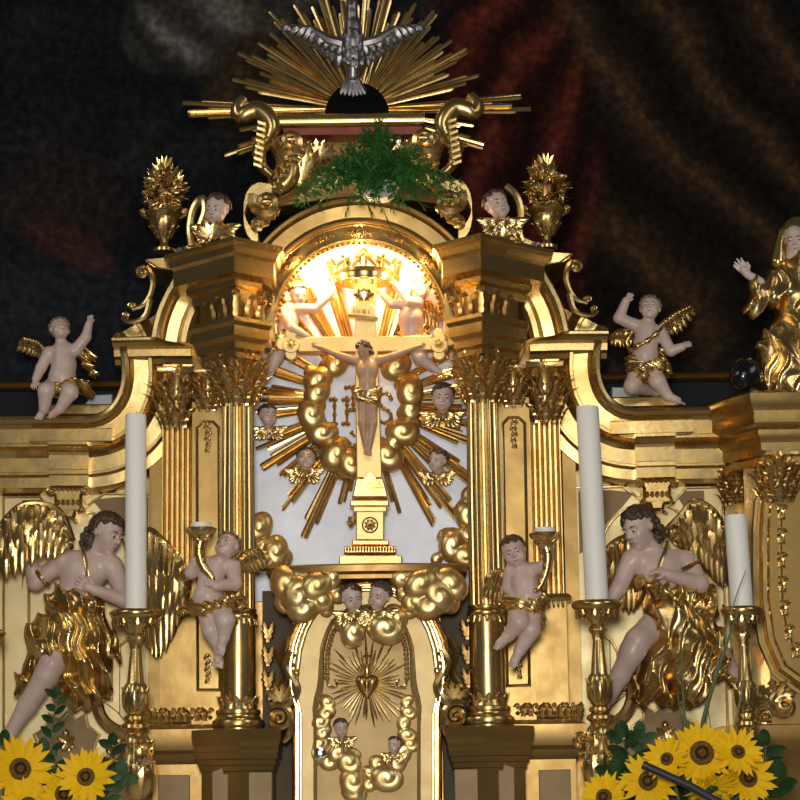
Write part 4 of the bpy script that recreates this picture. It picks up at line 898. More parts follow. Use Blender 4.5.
# frame: arch on shoulders
ol = [(cx - 74, 880), (cx - 74, 700), (cx - 80, 690), (cx - 82, 660), (cx - 78, 636), (cx - 66, 612)] + [(cx - 48, 594), (cx - 24, 584), (cx, 581), (cx + 24, 584), (cx + 48, 594)] + [(cx + 66, 612), (cx + 78, 636), (cx + 82, 660), (cx + 80, 690), (cx + 74, 700), (cx + 74, 880)]
il = [(cx - 50, 880), (cx - 50, 706), (cx - 45, 696), (cx - 43, 680), (cx - 43, 650), (cx - 36, 626), (cx - 20, 612), (cx, 608), (cx + 20, 612), (cx + 36, 626), (cx + 43, 650), (cx + 43, 680), (cx + 45, 696), (cx + 50, 706), (cx + 50, 880)]
def rs(pts, n=40):
    P = [Vector(p) for p in pts]; d = [0]
    for i in range(1, len(P)): d.append(d[-1] + (P[i] - P[i - 1]).length)
    out = []
    for k_ in range(n + 1):
        t = d[-1] * k_ / n; i = 1
        while i < len(d) - 1 and d[i] < t: i += 1
        out.append(P[i - 1].lerp(P[i], (t - d[i - 1]) / max(1e-9, d[i] - d[i - 1])))
    return out
A, B = rs(ol, 60), rs(il, 60)
def band(prof, name, m):
    c = MB(); rows = []
    for a, b in zip(A, B):
        row = []
        for t, dy in prof: q = a.lerp(b, t); row.append(U(q.x, q.y, yt) + Vector((0, dy, 0)))
        rows.append(row)
    c.grid(rows, cu=True, cap=True); return c.build(name, m, TB, smooth=22)
band([(.34, .12), (.34, .010), (.38, .014), (.84, .016), (.86, .004), (.92, -.002), (.97, .004), (1.0, .022), (1.0, .12)], 'door_frame', 'gold_frame')
band([(-.06, .12), (-.06, .03), (-.03, .012), (.02, .006), (.05, .014), (.06, .024), (.09, .022), (.10, -.004), (.13, -.018), (.17, -.018), (.20, -.004), (.205, .008), (.235, .008), (.24, -.008), (.27, -.016), (.30, -.010), (.31, .004), (.335, .004), (.34, .016), (.34, .12)], 'outer_moulding', 'gold_bright')
c = MB(); c.prism([tuple(p) for p in B], yt + .03, yt + .07); DR = c.build('tabernacle_door', 'gold_matte', TB)
# heart with rays on the door
R = random.Random(4); o = U(cx, 684, yt + .028); 
for i in range(44):
    a = 360 * i / 44 + R.uniform(-2, 2); l = R.uniform(30, 48) * (1.0 if 20 < a % 180 < 160 else .85); d = dir2(a); t = Vector((-d.z, 0, d.x)); c = MB()
    a0, b0 = o + d * 9 * K, o + d * l * K
    c.grid([[p - t * w_, p + Vector((0, -.0026, 0)), p + t * w_, p + Vector((0, .003, 0))] for p, w_ in ((a0, .5 * K), (o + d * l * .75 * K, 1.3 * K), (b0, .4 * K))], cu=True, cap=True); c.build('heart_ray', 'gold_ray', DR, smooth=0)
h = [];
for i in range(28): t = 2 * PI * i / 28; h.append((cx + .68 * 16 * math.sin(t) ** 3, 683 - .68 * (13 * math.cos(t) - 5 * math.cos(2 * t) - 2 * math.cos(3 * t) - math.cos(4 * t))))
lo, hi = U(cx - 16, 706, yt - .03), U(cx + 16, 660, yt + .06); F = Field((lo.x, yt - .03, lo.z), (hi.x, yt + .05, hi.z), .0022)
for s in (-1, 1):
    for t in range(7): q = t / 6; F.ell(U(cx + s * (5.4 * (1 - q) ** .8), 681 + 16 * q, yt + .02), ((6 - 4.6 * q) * K, (5.5 - 3.5 * q) * K, (6 - 4.4 * q) * K), k=.008)
F.build('heart', 'gold_dark', DR)
c = MB(); c.lathe(U(cx, 672, yt).x, yt + .01, [(3.2 * K, zz(675, yt)), (4 * K, zz(671, yt)), (3.4 * K, zz(668, yt)), (5.4 * K, zz(664, yt)), (3 * K, zz(666, yt))], 12); c.build('heart_flame', 'gold', DR)
c = MB(); c.tube(onplane([(cx, 664), (cx, 652)], yt + .012), 1.0 * K, 5); c.tube(onplane([(cx - 4, 656), (cx + 4, 656)], yt + .012), 1.0 * K, 5); c.build('heart_cross', 'gold_bright', DR)
for s in (-1, 1):     # bead chains and hooks
    P = rs([(cx + s * 22, 622), (cx + s * 34, 632), (cx + s * 39, 650), (cx + s * 40, 678)], 13)
    for p in P: b = MB(); b.ball(U(p.x, p.y, yt + .018), 2.7 * K, 8, 6); b.build('bead', 'gold_bright', DR)
    c = MB(); c.tube(onplane(smooth_path([Vector(a) for a in [(cx + s * 40, 678), (cx + s * 38, 686), (cx + s * 32, 687), (cx + s * 30, 682), (cx + s * 33, 680)]], 4), yt + .02), 1.6 * K, 6); c.build('chain_hook', 'gold_bright', DR)
for bl in ([(327, 702, 7, 0), (326, 714, 8, 0)], [(320, 722, 8, 1), (323, 733, 8, 0)], [(319, 744, 8, 0), (318, 754, 9, 0)], [(338, 752, 9, 2), (330, 763, 8, 0)], [(348, 762, 11, 2), (352, 755, 7, 0)], [(352, 781, 12, 1), (354, 793, 10, 0)], [(369, 772, 6, 2), (370, 785, 7, 0)], [(386, 778, 13, 2), (378, 765, 8, 0)], [(398, 762, 9, 0), (404, 754, 8, 0)], [(407, 735, 8, 0), (404, 724, 7, 0)], [(408, 712, 7, 0), (407, 702, 6, 0)], [(410, 744, 7, 0)]):
    link_mesh('cloud', cloud_mesh(bl, yt + .03, vox=.0026, m='gold_cloud', dep=.5), None, DR)
c = MB(); o = U(320, 753, yt + .01); c.lathe(0, 0, [(5.5 * K, 0), (5 * K, .008), (2.4 * K, .010), (1.6 * K, .004)], 16); c.xf(Matrix.Translation(o) @ Matrix.Rotation(PI / 2, 4, 'X')); c.build('lock_plate', 'chrome', DR)
# wings and clouds of the lintel garland
for bl in ([(286, 584, 15, 2), (298, 596, 15, 6), (284, 602, 9, 0), (300, 578, 11, 2)], [(316, 586, 14, 8), (304, 608, 14, 6), (320, 600, 11, 6)], [(332, 578, 10, 6), (336, 594, 8, 4), (326, 606, 8, 4)],
           [(450, 584, 15, 2), (438, 596, 15, 6), (452, 602, 9, 0), (435, 578, 11, 2)], [(420, 584, 14, 8), (430, 606, 14, 6), (414, 600, 11, 6)], [(402, 578, 10, 6), (404, 592, 8, 4), (410, 608, 8, 4)],
           [(353, 632, 12, 4), (345, 622, 9, 2)], [(385, 628, 15, 4), (396, 616, 10, 2)], [(369, 620, 8, 6)]):
    cloud(bl, yt - .02, TB, vox=.003)
# side scrolls, foot volutes and dark leaves in the gap beside the columns
c = MB(); y = yt + .06
c.tube(onplane(smooth_path([Vector(a) for a in [(292, 652), (286, 664), (290, 676), (296, 688), (292, 700), (284, 706)]], 5), yt), [5 * K] * 26, 8)
c.volute(U(295, 672, yt), 7 * K, 1.3, .3, a0=PI / 2); c.volute(U(279, 718, yt), 14 * K, 1.8, .26, a0=PI * .3, e1=(-1, 0, 0))
c.tube(onplane(smooth_path([Vector(a) for a in [(290, 712), (292, 725), (288, 737), (283, 742)]], 4), yt), [4 * K, 4 * K, 4 * K, 4 * K, 4 * K, 3.8 * K, 3.6 * K, 3.4 * K, 3.2 * K, 3 * K, 2.8 * K, 2.4 * K, 2 * K], 7)
fan(c, U(281, 704, yt), (60, 85, 110, 140), 22 * K, 5 * K, .4)
m_ = c
def about(mb, px):   # mirror about the tabernacle axis
    x0 = xx(px, yt, 690); q = MB(); q.v = [(2 * x0 - a, b, d) for a, b, d in mb.v]; q.f = [f[::-1] for f in mb.f]; return q
c.build('side_scroll', 'gold', TB); about(m_, cx).build('side_scroll', 'gold', TB)
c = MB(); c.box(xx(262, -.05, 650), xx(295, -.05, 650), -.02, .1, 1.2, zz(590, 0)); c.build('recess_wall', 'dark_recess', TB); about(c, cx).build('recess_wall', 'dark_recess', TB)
c = MB()
c.tube(onplane(smooth_path([Vector(a) for a in [(286, 640), (279, 655), (284, 672), (275, 690), (270, 700)]], 4), -.03), 4 * K, 7)
for i in range(3): fan(c, U(268, 690 - i * 24, -.03), (75, 100), 22 * K, 5 * K, .2)
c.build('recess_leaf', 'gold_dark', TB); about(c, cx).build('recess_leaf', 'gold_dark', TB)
# ================================================================== figures
def frame3(fwd, up):
    f = Vector(fwd).normalized(); u = Vector(up); u = (u - f * u.dot(f)).normalized(); r = u.cross(f) * -1.0
    return f, u, r            # r: towards the figure's own left/right, only symmetric use
def head_sdf(F, c, h, fwd, up, baby=True):
    f, u, r = frame3(fwd, up); c = Vector(c)
    L = lambda x, y, z: c + (r * x + u * y + f * z) * h
    R = [list(r), list(u), list(f)]; R = np.array([[r[i], u[i], f[i]] for i in range(3)])
    e = lambda x, y, z, rad, k=.05, op='add': F.ell(L(x, y, z), [q * h for q in rad], R, k * h, op)
    if baby:
        e(0, .12, -.05, (.375, .375, .42)); e(0, -.16, .10, (.31, .31, .29), .12)
        for s in (-1, 1): e(s * .17, -.19, .21, (.13, .12, .12), .08)
        e(0, -.39, .24, (.09, .075, .08), .08)
    else:
        e(0, .14, -.06, (.33, .35, .41)); e(0, -.14, .10, (.26, .33, .28), .12)
        for s in (-1, 1): e(s * .15, -.12, .24, (.09, .09, .09), .08)
        e(0, -.42, .24, (.09, .075, .085), .08)
    F.cap(L(-.17, .075, .335), L(.17, .075, .335), .045 * h, k=.07 * h)
    for s in (-1, 1): F.ell(L(s * .135, -.015, .43), .085 * h, None, .05 * h, 'sub')
    for s in (-1, 1): F.ell(L(s * .135, -.015, .325), .062 * h, None, .02 * h)
    F.cap(L(0, .05, .36), L(0, -.12, .43), .028 * h, .05 * h, .045 * h)
    for s in (-1, 1): F.ell(L(s * .05, -.135, .385), .038 * h, None, .03 * h)
    F.cap(L(-.07, -.245, .355), L(.07, -.245, .355), .030 * h, k=.03 * h); F.cap(L(-.05, -.295, .345), L(.05, -.295, .345), .032 * h, k=.03 * h)
    for s in (-1, 1): F.ell(L(s * .355, -.03, -.02), (.05 * h, .07 * h, .10 * h), None, .03 * h)
    return L, f, u, r
def face_paint(L, f, h, parent, brow='hair', eyes=True):
    if eyes:
        for s in (-1, 1):
            e = MB(); e.ball(L(s * .135, -.02, .365), (.036 * h, .036 * h, .026 * h), 8, 6); e.build('eye', 'eye_dark', parent)
            b = MB(); b.tube([L(s * .05, .075, .385), L(s * .13, .105, .385), L(s * .21, .075, .345)], [.012 * h, .018 * h, .010 * h], 5); b.build('eyebrow', brow, parent)
    m_ = MB(); m_.tube([L(-.075, -.262, .372), L(0, -.275, .392), L(.075, -.262, .372)], [.012 * h, .022 * h, .012 * h], 5); m_.build('mouth', 'lips', parent)
def hair_mesh(c, h, fwd, up, parent, m='hair', vox=.0028, n=150, long=0.0, seed=1, baby=True, part='hair', low=-.05):
    f, u, r = frame3(fwd, up); c = Vector(c); R_ = random.Random(seed); rad = h * (.60 + long)
    F = Field([c[i] - rad * 1.25 for i in range(3)], [c[i] + rad * 1.25 for i in range(3)], vox); q = (.375, .375, .42) if baby else (.33, .35, .41)
    RR = np.array([[r[i], u[i], f[i]] for i in range(3)]); cc = c + (u * .12 - f * .05) * h
    cnt = 0
    while cnt < n:
        v = Vector((R_.gauss(0, 1), R_.gauss(0, 1), R_.gauss(0, 1))).normalized(); x, y, z = v
        if z > -.1 and y < (.30 if baby else .16) + .42 * z + (.12 if abs(x) < .25 else 0): continue
        if z <= -.1 and y < low - .35 * long * 3: continue
        cnt += 1; p = cc + (r * x * q[0] + u * y * q[1] + f * z * q[2]) * h * R_.uniform(1.0, 1.07); rr = R_.uniform(.055, .085) * h
        t = (Vector((R_.gauss(0, 1), R_.gauss(0, 1), R_.gauss(0, 1)))).cross(r * x + u * y + f * z).normalized()
        F.cap(p - t * rr * .8, p + t * rr * .8, rr, rr * .6, .012 * h)
    if long:
        for i in range(int(70 * long * 4)):
            s = R_.choice((-1, 1)); x = s * R_.uniform(.12, .34); y = R_.uniform(-.30 - long * .6, .05); z = R_.uniform(-.45, -.10)
            p = c + (r * x + u * y + f * z) * h; rr = R_.uniform(.05, .085) * h; F.cap(p, p + (u * -.12 + r * R_.uniform(-.1, .1)) * h, rr, rr * .5, .012 * h)
    o = F.build(part, m, parent, 0); return o
def hand_sdf(F, w_, tip, palm, size, curl=.3, spread=.16, thumb=1):
    """wrist point, direction point, palm normal; size = hand length"""
    w_ = Vector(w_); d = (Vector(tip) - w_).normalized(); n = Vector(palm); n = (n - d * n.dot(d)).normalized(); s = d.cross(n) * thumb
    F.cap(w_, w_ + d * size * .30, size * .14, size * .17, size * .08)
    F.ell(w_ + d * size * .32, (size * .20,) * 3, None, size * .1)
    for i, (o_, ln) in enumerate(((.19, .42), (.065, .50), (-.065, .46), (-.18, .36))):
        b = w_ + d * size * .42 + s * o_ * size; dd = (d + s * o_ * spread * 4).normalized(); p = b
        for j, fr in enumerate((.42, .33, .25)):
            dd = (dd + n * curl * (.6 + .5 * j)).normalized(); q = p + dd * ln * fr * size; F.cap(p, q, size * (.075 - .008 * j), size * (.068 - .008 * j), size * .02); p = q
    p = w_ + d * size * .16 + s * size * .15; q = p + (d * .6 + s * .75 + n * curl).normalized() * size * .22; F.cap(p, q, size * .085, size * .075, size * .04)
    F.cap(q, q + (d + s * .15 + n * curl).normalized() * size * .2, size * .072, size * .058, size * .02)
def foot_sdf(F, ank, toe, size, baby=True):
    ank, toe = Vector(ank), Vector(toe); d = (toe - ank).normalized(); F.cap(ank, ank + d * size * .55, size * .20, size * .20, size * .1)
    s = d.cross(Vector((0, 0, 1))); s = s.normalized() if s.length > .1 else Vector((1, 0, 0))
    F.ell(ank - d * size * .12 + Vector((0, 0, -size * .06)), size * .19, None, size * .08)
    for i in range(5): p = ank + d * size * .62 + s * (i - 2) * size * .085; F.cap(p, p + d * size * (.26 - .03 * i), size * .075, size * .06, size * .025)
def folds(ang, freq, amp, wob=.35, seed=0.0):
    ca, sa = math.cos(math.radians(ang)), math.sin(math.radians(ang))
    def f(X, Y, Z):
        a = X * ca + Z * sa; b = -X * sa + Z * ca
        w_ = wob * (np.sin(b * 17 + seed) + .6 * np.sin(b * 41 + a * 23 + seed * 2) + .5 * np.sin(Y * 37 + b * 9 + seed))
        v = np.abs(np.sin(a * freq + w_ * 2.2 + Y * freq * .35 + seed)); g = np.abs(np.sin(a * freq * .43 + b * freq * .22 + w_ * 3 + seed * 3))
        return amp * (.55 - v) + amp * .7 * (.5 - g)
    return f
class Fig:
    def __init__(s, name, label, cat, base, y0, box, dr, vox, group=None):
        s.y0 = y0; s.T = thing(name, U(base[0], base[1], y0), label, cat, group); s.vox = vox * K; s.box = box; s.dr = dr; s.F = s.field()
    def P(s, px, py, d=0): return U(px, py, s.y0 - d * K)
    def field(s, box=None, dr=None, vox=None):
        x0, y0, x1, y1 = box or s.box; d0, d1 = dr or s.dr; a, b = s.P(x0, y1, 0), s.P(x1, y0, 0); c2, d2 = s.P(x0, y0, 0), s.P(x1, y1, 0)
        return Field((min(a.x, c2.x) - .03, s.y0 - d1 * K, min(a.z, d2.z) - .03), (max(b.x, d2.x) + .03, s.y0 - d0 * K, max(b.z, c2.z) + .03), vox or s.vox)
    def limb(s, pts, rad, F=None, k=None): (F or s.F).limb([s.P(*p) for p in pts], [r_ * K for r_ in rad], k)
    def ell(s, p, rad, F=None, k=None, R=None): (F or s.F).ell(s.P(*p), [q * K for q in rad], R, k)
    def cloth(s, caps, fold, name='drapery', m='gold', fine=True, vox=None):
        F = s.field(vox=vox)
        for pts, rad in caps: F.limb([s.P(*p) for p in pts], [q * K for q in rad], .02)
        F.warp(fold); return F.build(name, m, s.T, 1)
    def wing(s, lead, tips, n=12, wd=4.0, m='gold', cov=True, norm=(0, -1, 0.05), name='wing', lw=4.0):
        Lp = smooth_path([Vector(p) for p in lead], 6); Tp = smooth_path([Vector(p) for p in tips], 6)
        at_ = lambda P_, t: P_[min(len(P_) - 1, int(t * (len(P_) - 1)))].lerp(P_[min(len(P_) - 1, int(t * (len(P_) - 1)) + 1)], t * (len(P_) - 1) - int(t * (len(P_) - 1)))
        c = MB(); c.tube([s.P(*p) for p in Lp], [lw * K * (1.0 - .6 * i / len(Lp)) for i in range(len(Lp))], 8); W = c.build(name, m, s.T)
        rows_ = [(1.0, 0, n, wd)] + ([(.66, 3, n, wd * .95), (.38, 6, n + 2, wd * .85)] if cov else [(.55, 3, n, wd * .9)])
        for fr, dd, cnt, ww in rows_:
            for i in range(cnt):
                t = (i + .5 * (fr < 1)) / cnt; a = at_(Lp, min(1, t)); b = at_(Tp, min(1, t)); A_ = s.P(a.x, a.y, a.z + dd); B_ = s.P(a.x + (b.x - a.x) * fr, a.y + (b.y - a.y) * fr, a.z + (b.z - a.z) * fr + dd * .4)
                feather(A_, B_ - A_, norm, ww * K, W, m)
        return W

# ------------------------------------------------------------------ large kneeling angels
A1 = Fig('angel_statue', 'gilded angel statue bending over with an open hand laid on its chest', 'statue', (70, 700), -.02, (-14, 490, 150, 760), (-34, 52), .95)
A1.ell((84, 572, 6), (24, 17, 21)); A1.limb([(84, 574, 6), (77, 592, 4), (72, 610, 0)], [19, 16.5, 19])
A1.limb([(88, 565, 6), (98, 548, 9), (103, 540, 10)], [11, 9, 9]); A1.limb([(66, 562, 4), (110, 566, 9)], [12, 12])
L, f, u, r = head_sdf(A1.F, A1.P(107, 534, 12), 41 * K, (.78, -.55, -.28), (.22, .02, 1), False); hc = A1.P(107, 534, 12)
A1.limb([(114, 569, 10), (127, 601, 20), (95, 590, 33)], [10, 8, 5.2]); hand_sdf(A1.F, A1.P(95, 590, 33), A1.P(76, 581, 34), (0, 1, .1), 24 * K, .08, .2, -1)
A1.limb([(62, 562, 4), (36, 582, 2), (29, 556, 8)], [10, 8.5, 6.5]); hand_sdf(A1.F, A1.P(29, 556, 8), A1.P(32, 538, 12), (.6, .6, 0), 22 * K, .25, .1, 1)
A1.limb([(66, 615, 6), (52, 664, 26), (46, 676, 25), (27, 706, 18), (10, 733, 12)], [15, 12, 11.5, 9.5, 6.2]); foot_sdf(A1.F, A1.P(10, 733, 12), A1.P(-12, 752, 18), 30 * K)
B = A1.F.build('body', 'flesh', A1.T); face_paint(L, f, 41 * K, A1.T)
hair_mesh(hc, 41 * K, (.78, -.55, -.28), (.22, .02, 1), A1.T, 'hair', .0032, 170, .16, 3, False)
A1.cloth([([(74, 602, 2), (66, 628, 8), (57, 648, 16)], [23, 24, 23]), ([(78, 606, 0), (86, 650, 6), (84, 688, 2)], [22, 25, 22]), ([(52, 632, 2), (30, 672, -4), (16, 694, -8)], [17, 11, 7]), ([(96, 612, 0), (110, 640, 4), (119, 658, 2)], [11, 9, 5]), ([(45, 622, 4), (38, 640, 0)], [12, 14]),
          ([(70, 668, 6), (62, 692, 2)], [14, 10]), ([(98, 660, 4), (104, 690, 0)], [12, 9]), ([(52, 598, 16), (72, 604, 22), (96, 606, 18)], [8, 9, 8])], folds(14, 62, .022, .34, 1.0))
c = MB(); c.tube([A1.P(80, 541, 8), A1.P(83, 552, 20), A1.P(86, 564, 26), A1.P(88, 580, 26)], [2.2 * K] * 4, 6, .5); c.build('strap', 'gold', A1.T)
c = MB(); o1 = A1.P(42, 577, 3); ax = (A1.P(36, 582, 2) - A1.P(62, 562, 4)).normalized(); e1 = ax.orthogonal().normalized(); e2 = ax.cross(e1); c.tube([o1 + (e1 * math.cos(t) + e2 * math.sin(t)) * 9.6 * K for t in [2 * PI * i / 20 for i in range(21)]], 2.4 * K, 6); c.build('armlet', 'gold', A1.T)
A1.wing([(70, 542, 4), (60, 515, 10), (42, 505, 16), (22, 506, 20), (6, 519, 20), (-8, 540, 14)], [(64, 550, 14), (54, 560, 18), (40, 560, 22), (22, 574, 22), (6, 580, 18), (-14, 584, 12)], 10, 6.6, lw=6)
A1.wing([(132, 560, -4), (146, 532, 14), (164, 543, 34), (178, 558, 40), (187, 574, 40)], [(146, 640, 26), (153, 656, 34), (163, 656, 36), (175, 632, 36), (186, 598, 36)], 9, 6.4, lw=6)

A2 = Fig('angel_statue', 'gilded angel statue with clenched hand at its chest, folded wing beside the short candle', 'statue', (680, 700), -.02, (596, 486, 752, 712), (-34, 52), .95)
A2.ell((660, 569, 6), (25, 17, 21)); A2.limb([(660, 572, 6), (667, 592, 4), (672, 610, 0)], [19, 16.5, 19])
A2.limb([(658, 562, 6), (651, 548, 9), (646, 540, 11)], [11, 9, 9]); A2.limb([(636, 560, 9), (684, 562, 4)], [12, 12])
hc = A2.P(639, 528, 14); fw = (-.66, -.62, -.30); up_ = (-.15, .02, 1); L, f, u, r = head_sdf(A2.F, hc, 42 * K, fw, up_, False)
A2.limb([(631, 560, 10), (619, 588, 14), (603, 608, 18)], [10, 8, 6])
A2.limb([(688, 564, 4), (700, 584, 16), (668, 575, 31)], [10.5, 8.5, 5.4]); hand_sdf(A2.F, A2.P(668, 575, 31), A2.P(650, 567, 34), (-.1, .4, -1), 23 * K, .75, .02, 1)
A2.limb([(664, 615, 6), (638, 641, 28), (632, 652, 27), (620, 676, 20), (609, 698, 14)], [15, 12.5, 12, 9.5, 6.4]); foot_sdf(A2.F, A2.P(609, 698, 14), A2.P(598, 712, 24), 28 * K)
A2.limb([(690, 630, 0), (722, 655, -4), (742, 686, -8)], [12, 9, 6])
A2.F.build('body', 'flesh', A2.T); face_paint(L, f, 42 * K, A2.T)
hair_mesh(hc, 42 * K, fw, up_, A2.T, 'hair', .0032, 170, .14, 6, False)
A2.cloth([([(672, 602, 2), (667, 618, 10), (664, 628, 13)], [23, 23, 20]), ([(674, 606, 0), (684, 650, 6), (688, 684, 2)], [23, 26, 22]), ([(690, 600, 0), (708, 632, 4), (722, 662, 0)], [14, 14, 9]), ([(660, 650, 6), (652, 684, 2), (642, 700, 0)], [18, 15, 8]), ([(712, 668, 0), (728, 676, -2)], [13, 8]),
          ([(640, 582, 16), (664, 592, 22), (694, 596, 16)], [8, 9, 9]), ([(704, 590, 2), (716, 614, 2)], [8, 8]), ([(680, 690, 4), (668, 698, 2)], [12, 9])], folds(-16, 60, .022, .34, 2.2))
c = MB(); c.tube([A2.P(668, 541, 8), A2.P(665, 552, 20), A2.P(660, 563, 25), A2.P(656, 577, 26)], [2.2 * K] * 4, 6, .5); c.build('strap', 'gold', A2.T)
c = MB(); c.tube(smooth_path([A2.P(682, 570, 20), A2.P(690, 566, 18), A2.P(698, 562, 10)], 4), 2.6 * K, 6); c.build('armlet', 'gold', A2.T)
A2.wing([(668, 532, -8), (682, 517, -4), (694, 503, 0), (709, 508, 2), (719, 519, 0), (725, 536, -6)], [(688, 548, -10), (695, 562, -8), (704, 570, -8), (713, 580, -8), (722, 588, -8), (728, 580, -10)], 10, 6.4, 'gold', lw=6)
A2.wing([(646, 545, -12), (630, 538, -10), (612, 545, -10), (602, 560, -12)], [(640, 604, -16), (630, 614, -16), (616, 606, -16), (604, 598, -16)], 8, 6.2, lw=6)
# scrolls that the angels sit on
c = MB(); c.tube(onplane(smooth_path([Vector(a) for a in [(100, 688), (97, 702), (102, 718), (114, 729), (132, 735)]], 5), .06), [6 * K] * 21, 8); c.volute(U(104, 690, .06), 7 * K, 1.2, .35, a0=PI); c.both('angel_seat_scroll', 'gold', RET)
c = MB(); c.prism([(60, 680), (98, 680), (98, 700), (60, 700)], .06, .25, .01); c.both('angel_seat', 'gold_flat', RET)

# ------------------------------------------------------------------ putti
def putto(name, label, base, y0, box, head, torso, arms, legs, cloths, wings, fold, vox=.68, group=None, hair='hair_light', dr=(-24, 40), skin='flesh', wm='gold', cm='gold', cat='statue', hn=110):
    torso = [(a, b, c_, r_ * 1.06) for a, b, c_, r_ in torso]; arms = [(p_, [q * 1.12 for q in r_], h_, t_) for p_, r_, h_, t_ in arms]; legs = [(p_, [q * 1.12 for q in r_], f_) for p_, r_, f_ in legs]
    G = Fig(name, label, cat, base, y0, box, dr, vox, group)
    hx, hy, hd, hh, fw, up_ = head; hc = G.P(hx, hy, hd); L, f, u, r = head_sdf(G.F, hc, hh * K, fw, up_, True)
    G.F.cap(hc + (u * -.25 - f * .05) * hh * K, G.P(*torso[0][:3]), hh * .20 * K, hh * .22 * K, .3 * hh * .2 * K)
    for i in range(len(torso) - 1): a, b = torso[i], torso[i + 1]; G.limb([a[:3], b[:3]], [a[3], b[3]], k=.012)
    a = torso[0]; sh = [p[0][0] for p in arms]
    for p in sh: G.limb([p, a[:3]], [a[3] * .55, a[3] * .7], k=.010)
    for pts, rad, ht, th in arms:
        G.limb(pts, rad, k=.006)
        if ht: hand_sdf(G.F, G.P(*pts[-1]), G.P(*ht), (0, .8, -.3), rad[-1] * 3.0 * K, .30, .15, th)
    for pts, rad, ft in legs:
        G.limb(pts, rad, k=.008)
        if ft: foot_sdf(G.F, G.P(*pts[-1]), G.P(*ft), rad[-1] * 3.9 * K)
    G.F.build('body', skin, G.T); face_paint(L, f, hh * K, G.T, hair); hair_mesh(hc, hh * K, fw, up_, G.T, hair, vox * K * .95, hn, 0, int(hx), True)
    for caps, fo in cloths: G.cloth(caps, fo or fold, m=cm)
    for w_ in wings: G.wing(*w_[0:2], n=w_[2], wd=w_[3], m=wm, cov=len(w_) > 4, lw=2.6)
    return G
fo = folds(60, 150, .009, .3, .5)
putto('putto_statue', 'pale putto looking up while holding a gilded horn cup, below the fluted column', (212, 655), -.47, (182, 528, 246, 668), (227, 547, 10, 28, (-.30, -.72, .50), (.12, .5, .85)),
      [(215, 567, 6, 10.5), (211, 582, 8, 11.5), (208, 597, 10, 13), (213, 607, 7, 12)],
      [([(205, 564, 8), (191, 573, 14), (196, 559, 20)], [6.2, 5.2, 3.9], (201, 545, 21), 1), ([(233, 567, 8), (235, 584, 16), (216, 586, 25)], [6.6, 5.6, 4.2], (204, 580, 26), -1)],
      [([(219, 607, 9), (225, 621, 24), (224, 637, 21)], [9.5, 8.2, 5], (221, 648, 26)), ([(208, 609, 8), (211, 630, 17), (219, 648, 14)], [9.5, 7.6, 5], (218, 662, 18))],
      [([([(190, 606, 6), (204, 609, 20), (222, 604, 21), (236, 597, 8)], [6, 6, 6, 5]), ([(234, 590, 0), (240, 606, 0)], [6, 7]), ([(178, 613, 0), (192, 610, 6)], [4, 4])], None)],
      [[[(236, 562, -4), (246, 552, -4), (258, 548, -6)], [(246, 570, -8), (258, 572, -8), (270, 564, -8)], 7, 3.2]], fo, group='torch bearing putti on the columns')
putto('putto_statue', 'pale curly haired putto with tilted head reaching up to a gilded cup', (520, 655), -.47, (488, 532, 560, 670), (514, 552, 10, 29, (-.12, -.97, -.12), (-.30, 0, 1)),
      [(521, 572, 6, 10.5), (525, 585, 8, 11.5), (527, 597, 9, 12.5), (524, 606, 7, 12)],
      [([(531, 570, 8), (543, 567, 16), (549, 556, 18)], [6.2, 5.2, 4], (551, 545, 18), 1), ([(511, 572, 6), (508, 588, 2), (517, 600, 14)], [6, 5, 4], (526, 604, 18), 1)],
      [([(519, 608, 9), (519, 622, 25), (508, 636, 21)], [9.5, 8.4, 5.2], (500, 644, 26)), ([(530, 608, 8), (531, 630, 20), (520, 650, 15)], [9.5, 8, 5.2], (514, 662, 20))],
      [([([(506, 601, 8), (517, 607, 20), (532, 607, 20), (542, 598, 10)], [6, 6.5, 6.5, 6]), ([(538, 604, 8), (541, 622, 6)], [5, 5]), ([(536, 585, 0), (542, 600, 2)], [5, 6])], None)],
      [[[(510, 580, -4), (500, 570, -4), (488, 574, -6)], [(506, 600, -8), (496, 602, -8), (482, 596, -8)], 7, 3.4]], fo, hair='hair', group='torch bearing putti on the columns')
def horn_cup(px, py, y, pts, label):
    o = U(px, py, y); T = thing('horn_cup', o, label, 'candle holder', 'horn cups held by the putti')
    MB().lathe(o.x, y, [(4 * K, o.z - 9 * K), (5 * K, o.z - 7 * K), (8 * K, o.z - 4 * K), (12 * K, o.z - 1 * K), (14 * K, o.z + 2 * K), (14.5 * K, o.z + 4 * K), (12.5 * K, o.z + 5 * K), (10 * K, o.z + 3 * K)], 28, lambda a, z: 1 + .03 * math.cos(12 * a)).build('cup', 'gold', T)
    MB().lathe(o.x, y, [(9 * K, o.z + 2 * K), (9.5 * K, o.z + 8 * K), (9 * K, o.z + 9.5 * K), (2 * K, o.z + 9 * K)], 20).build('candle_stub', 'wax', T)
    P = smooth_path([U(a, b, y) for a, b in pts], 5); c = MB(); n = len(P); c.tube(P, [(6.6 - 5 * (i / n) ** 1.2 + .5 * math.sin(i * 2.4)) * K for i in range(n)], 10)
    for i in range(9): a = 2 * PI * i / 9; u_ = Vector((math.cos(a), math.sin(a), 0)); c.leaf(Vector((o.x, y, o.z - 10 * K)) + u_ * 4 * K, Vector((0, 0, 9 * K)) + u_ * 6 * K, Vector((-u_.y, u_.x, 0)) * 3.2 * K, u_, .3, 6, 4, 3)
    c.build('horn', 'gold', T)
horn_cup(201, 533, -.56, [(201, 539), (199, 552), (203, 566), (211, 576), (214, 584)], 'gilded horn cup with candle stub in the hand of the putto looking up')
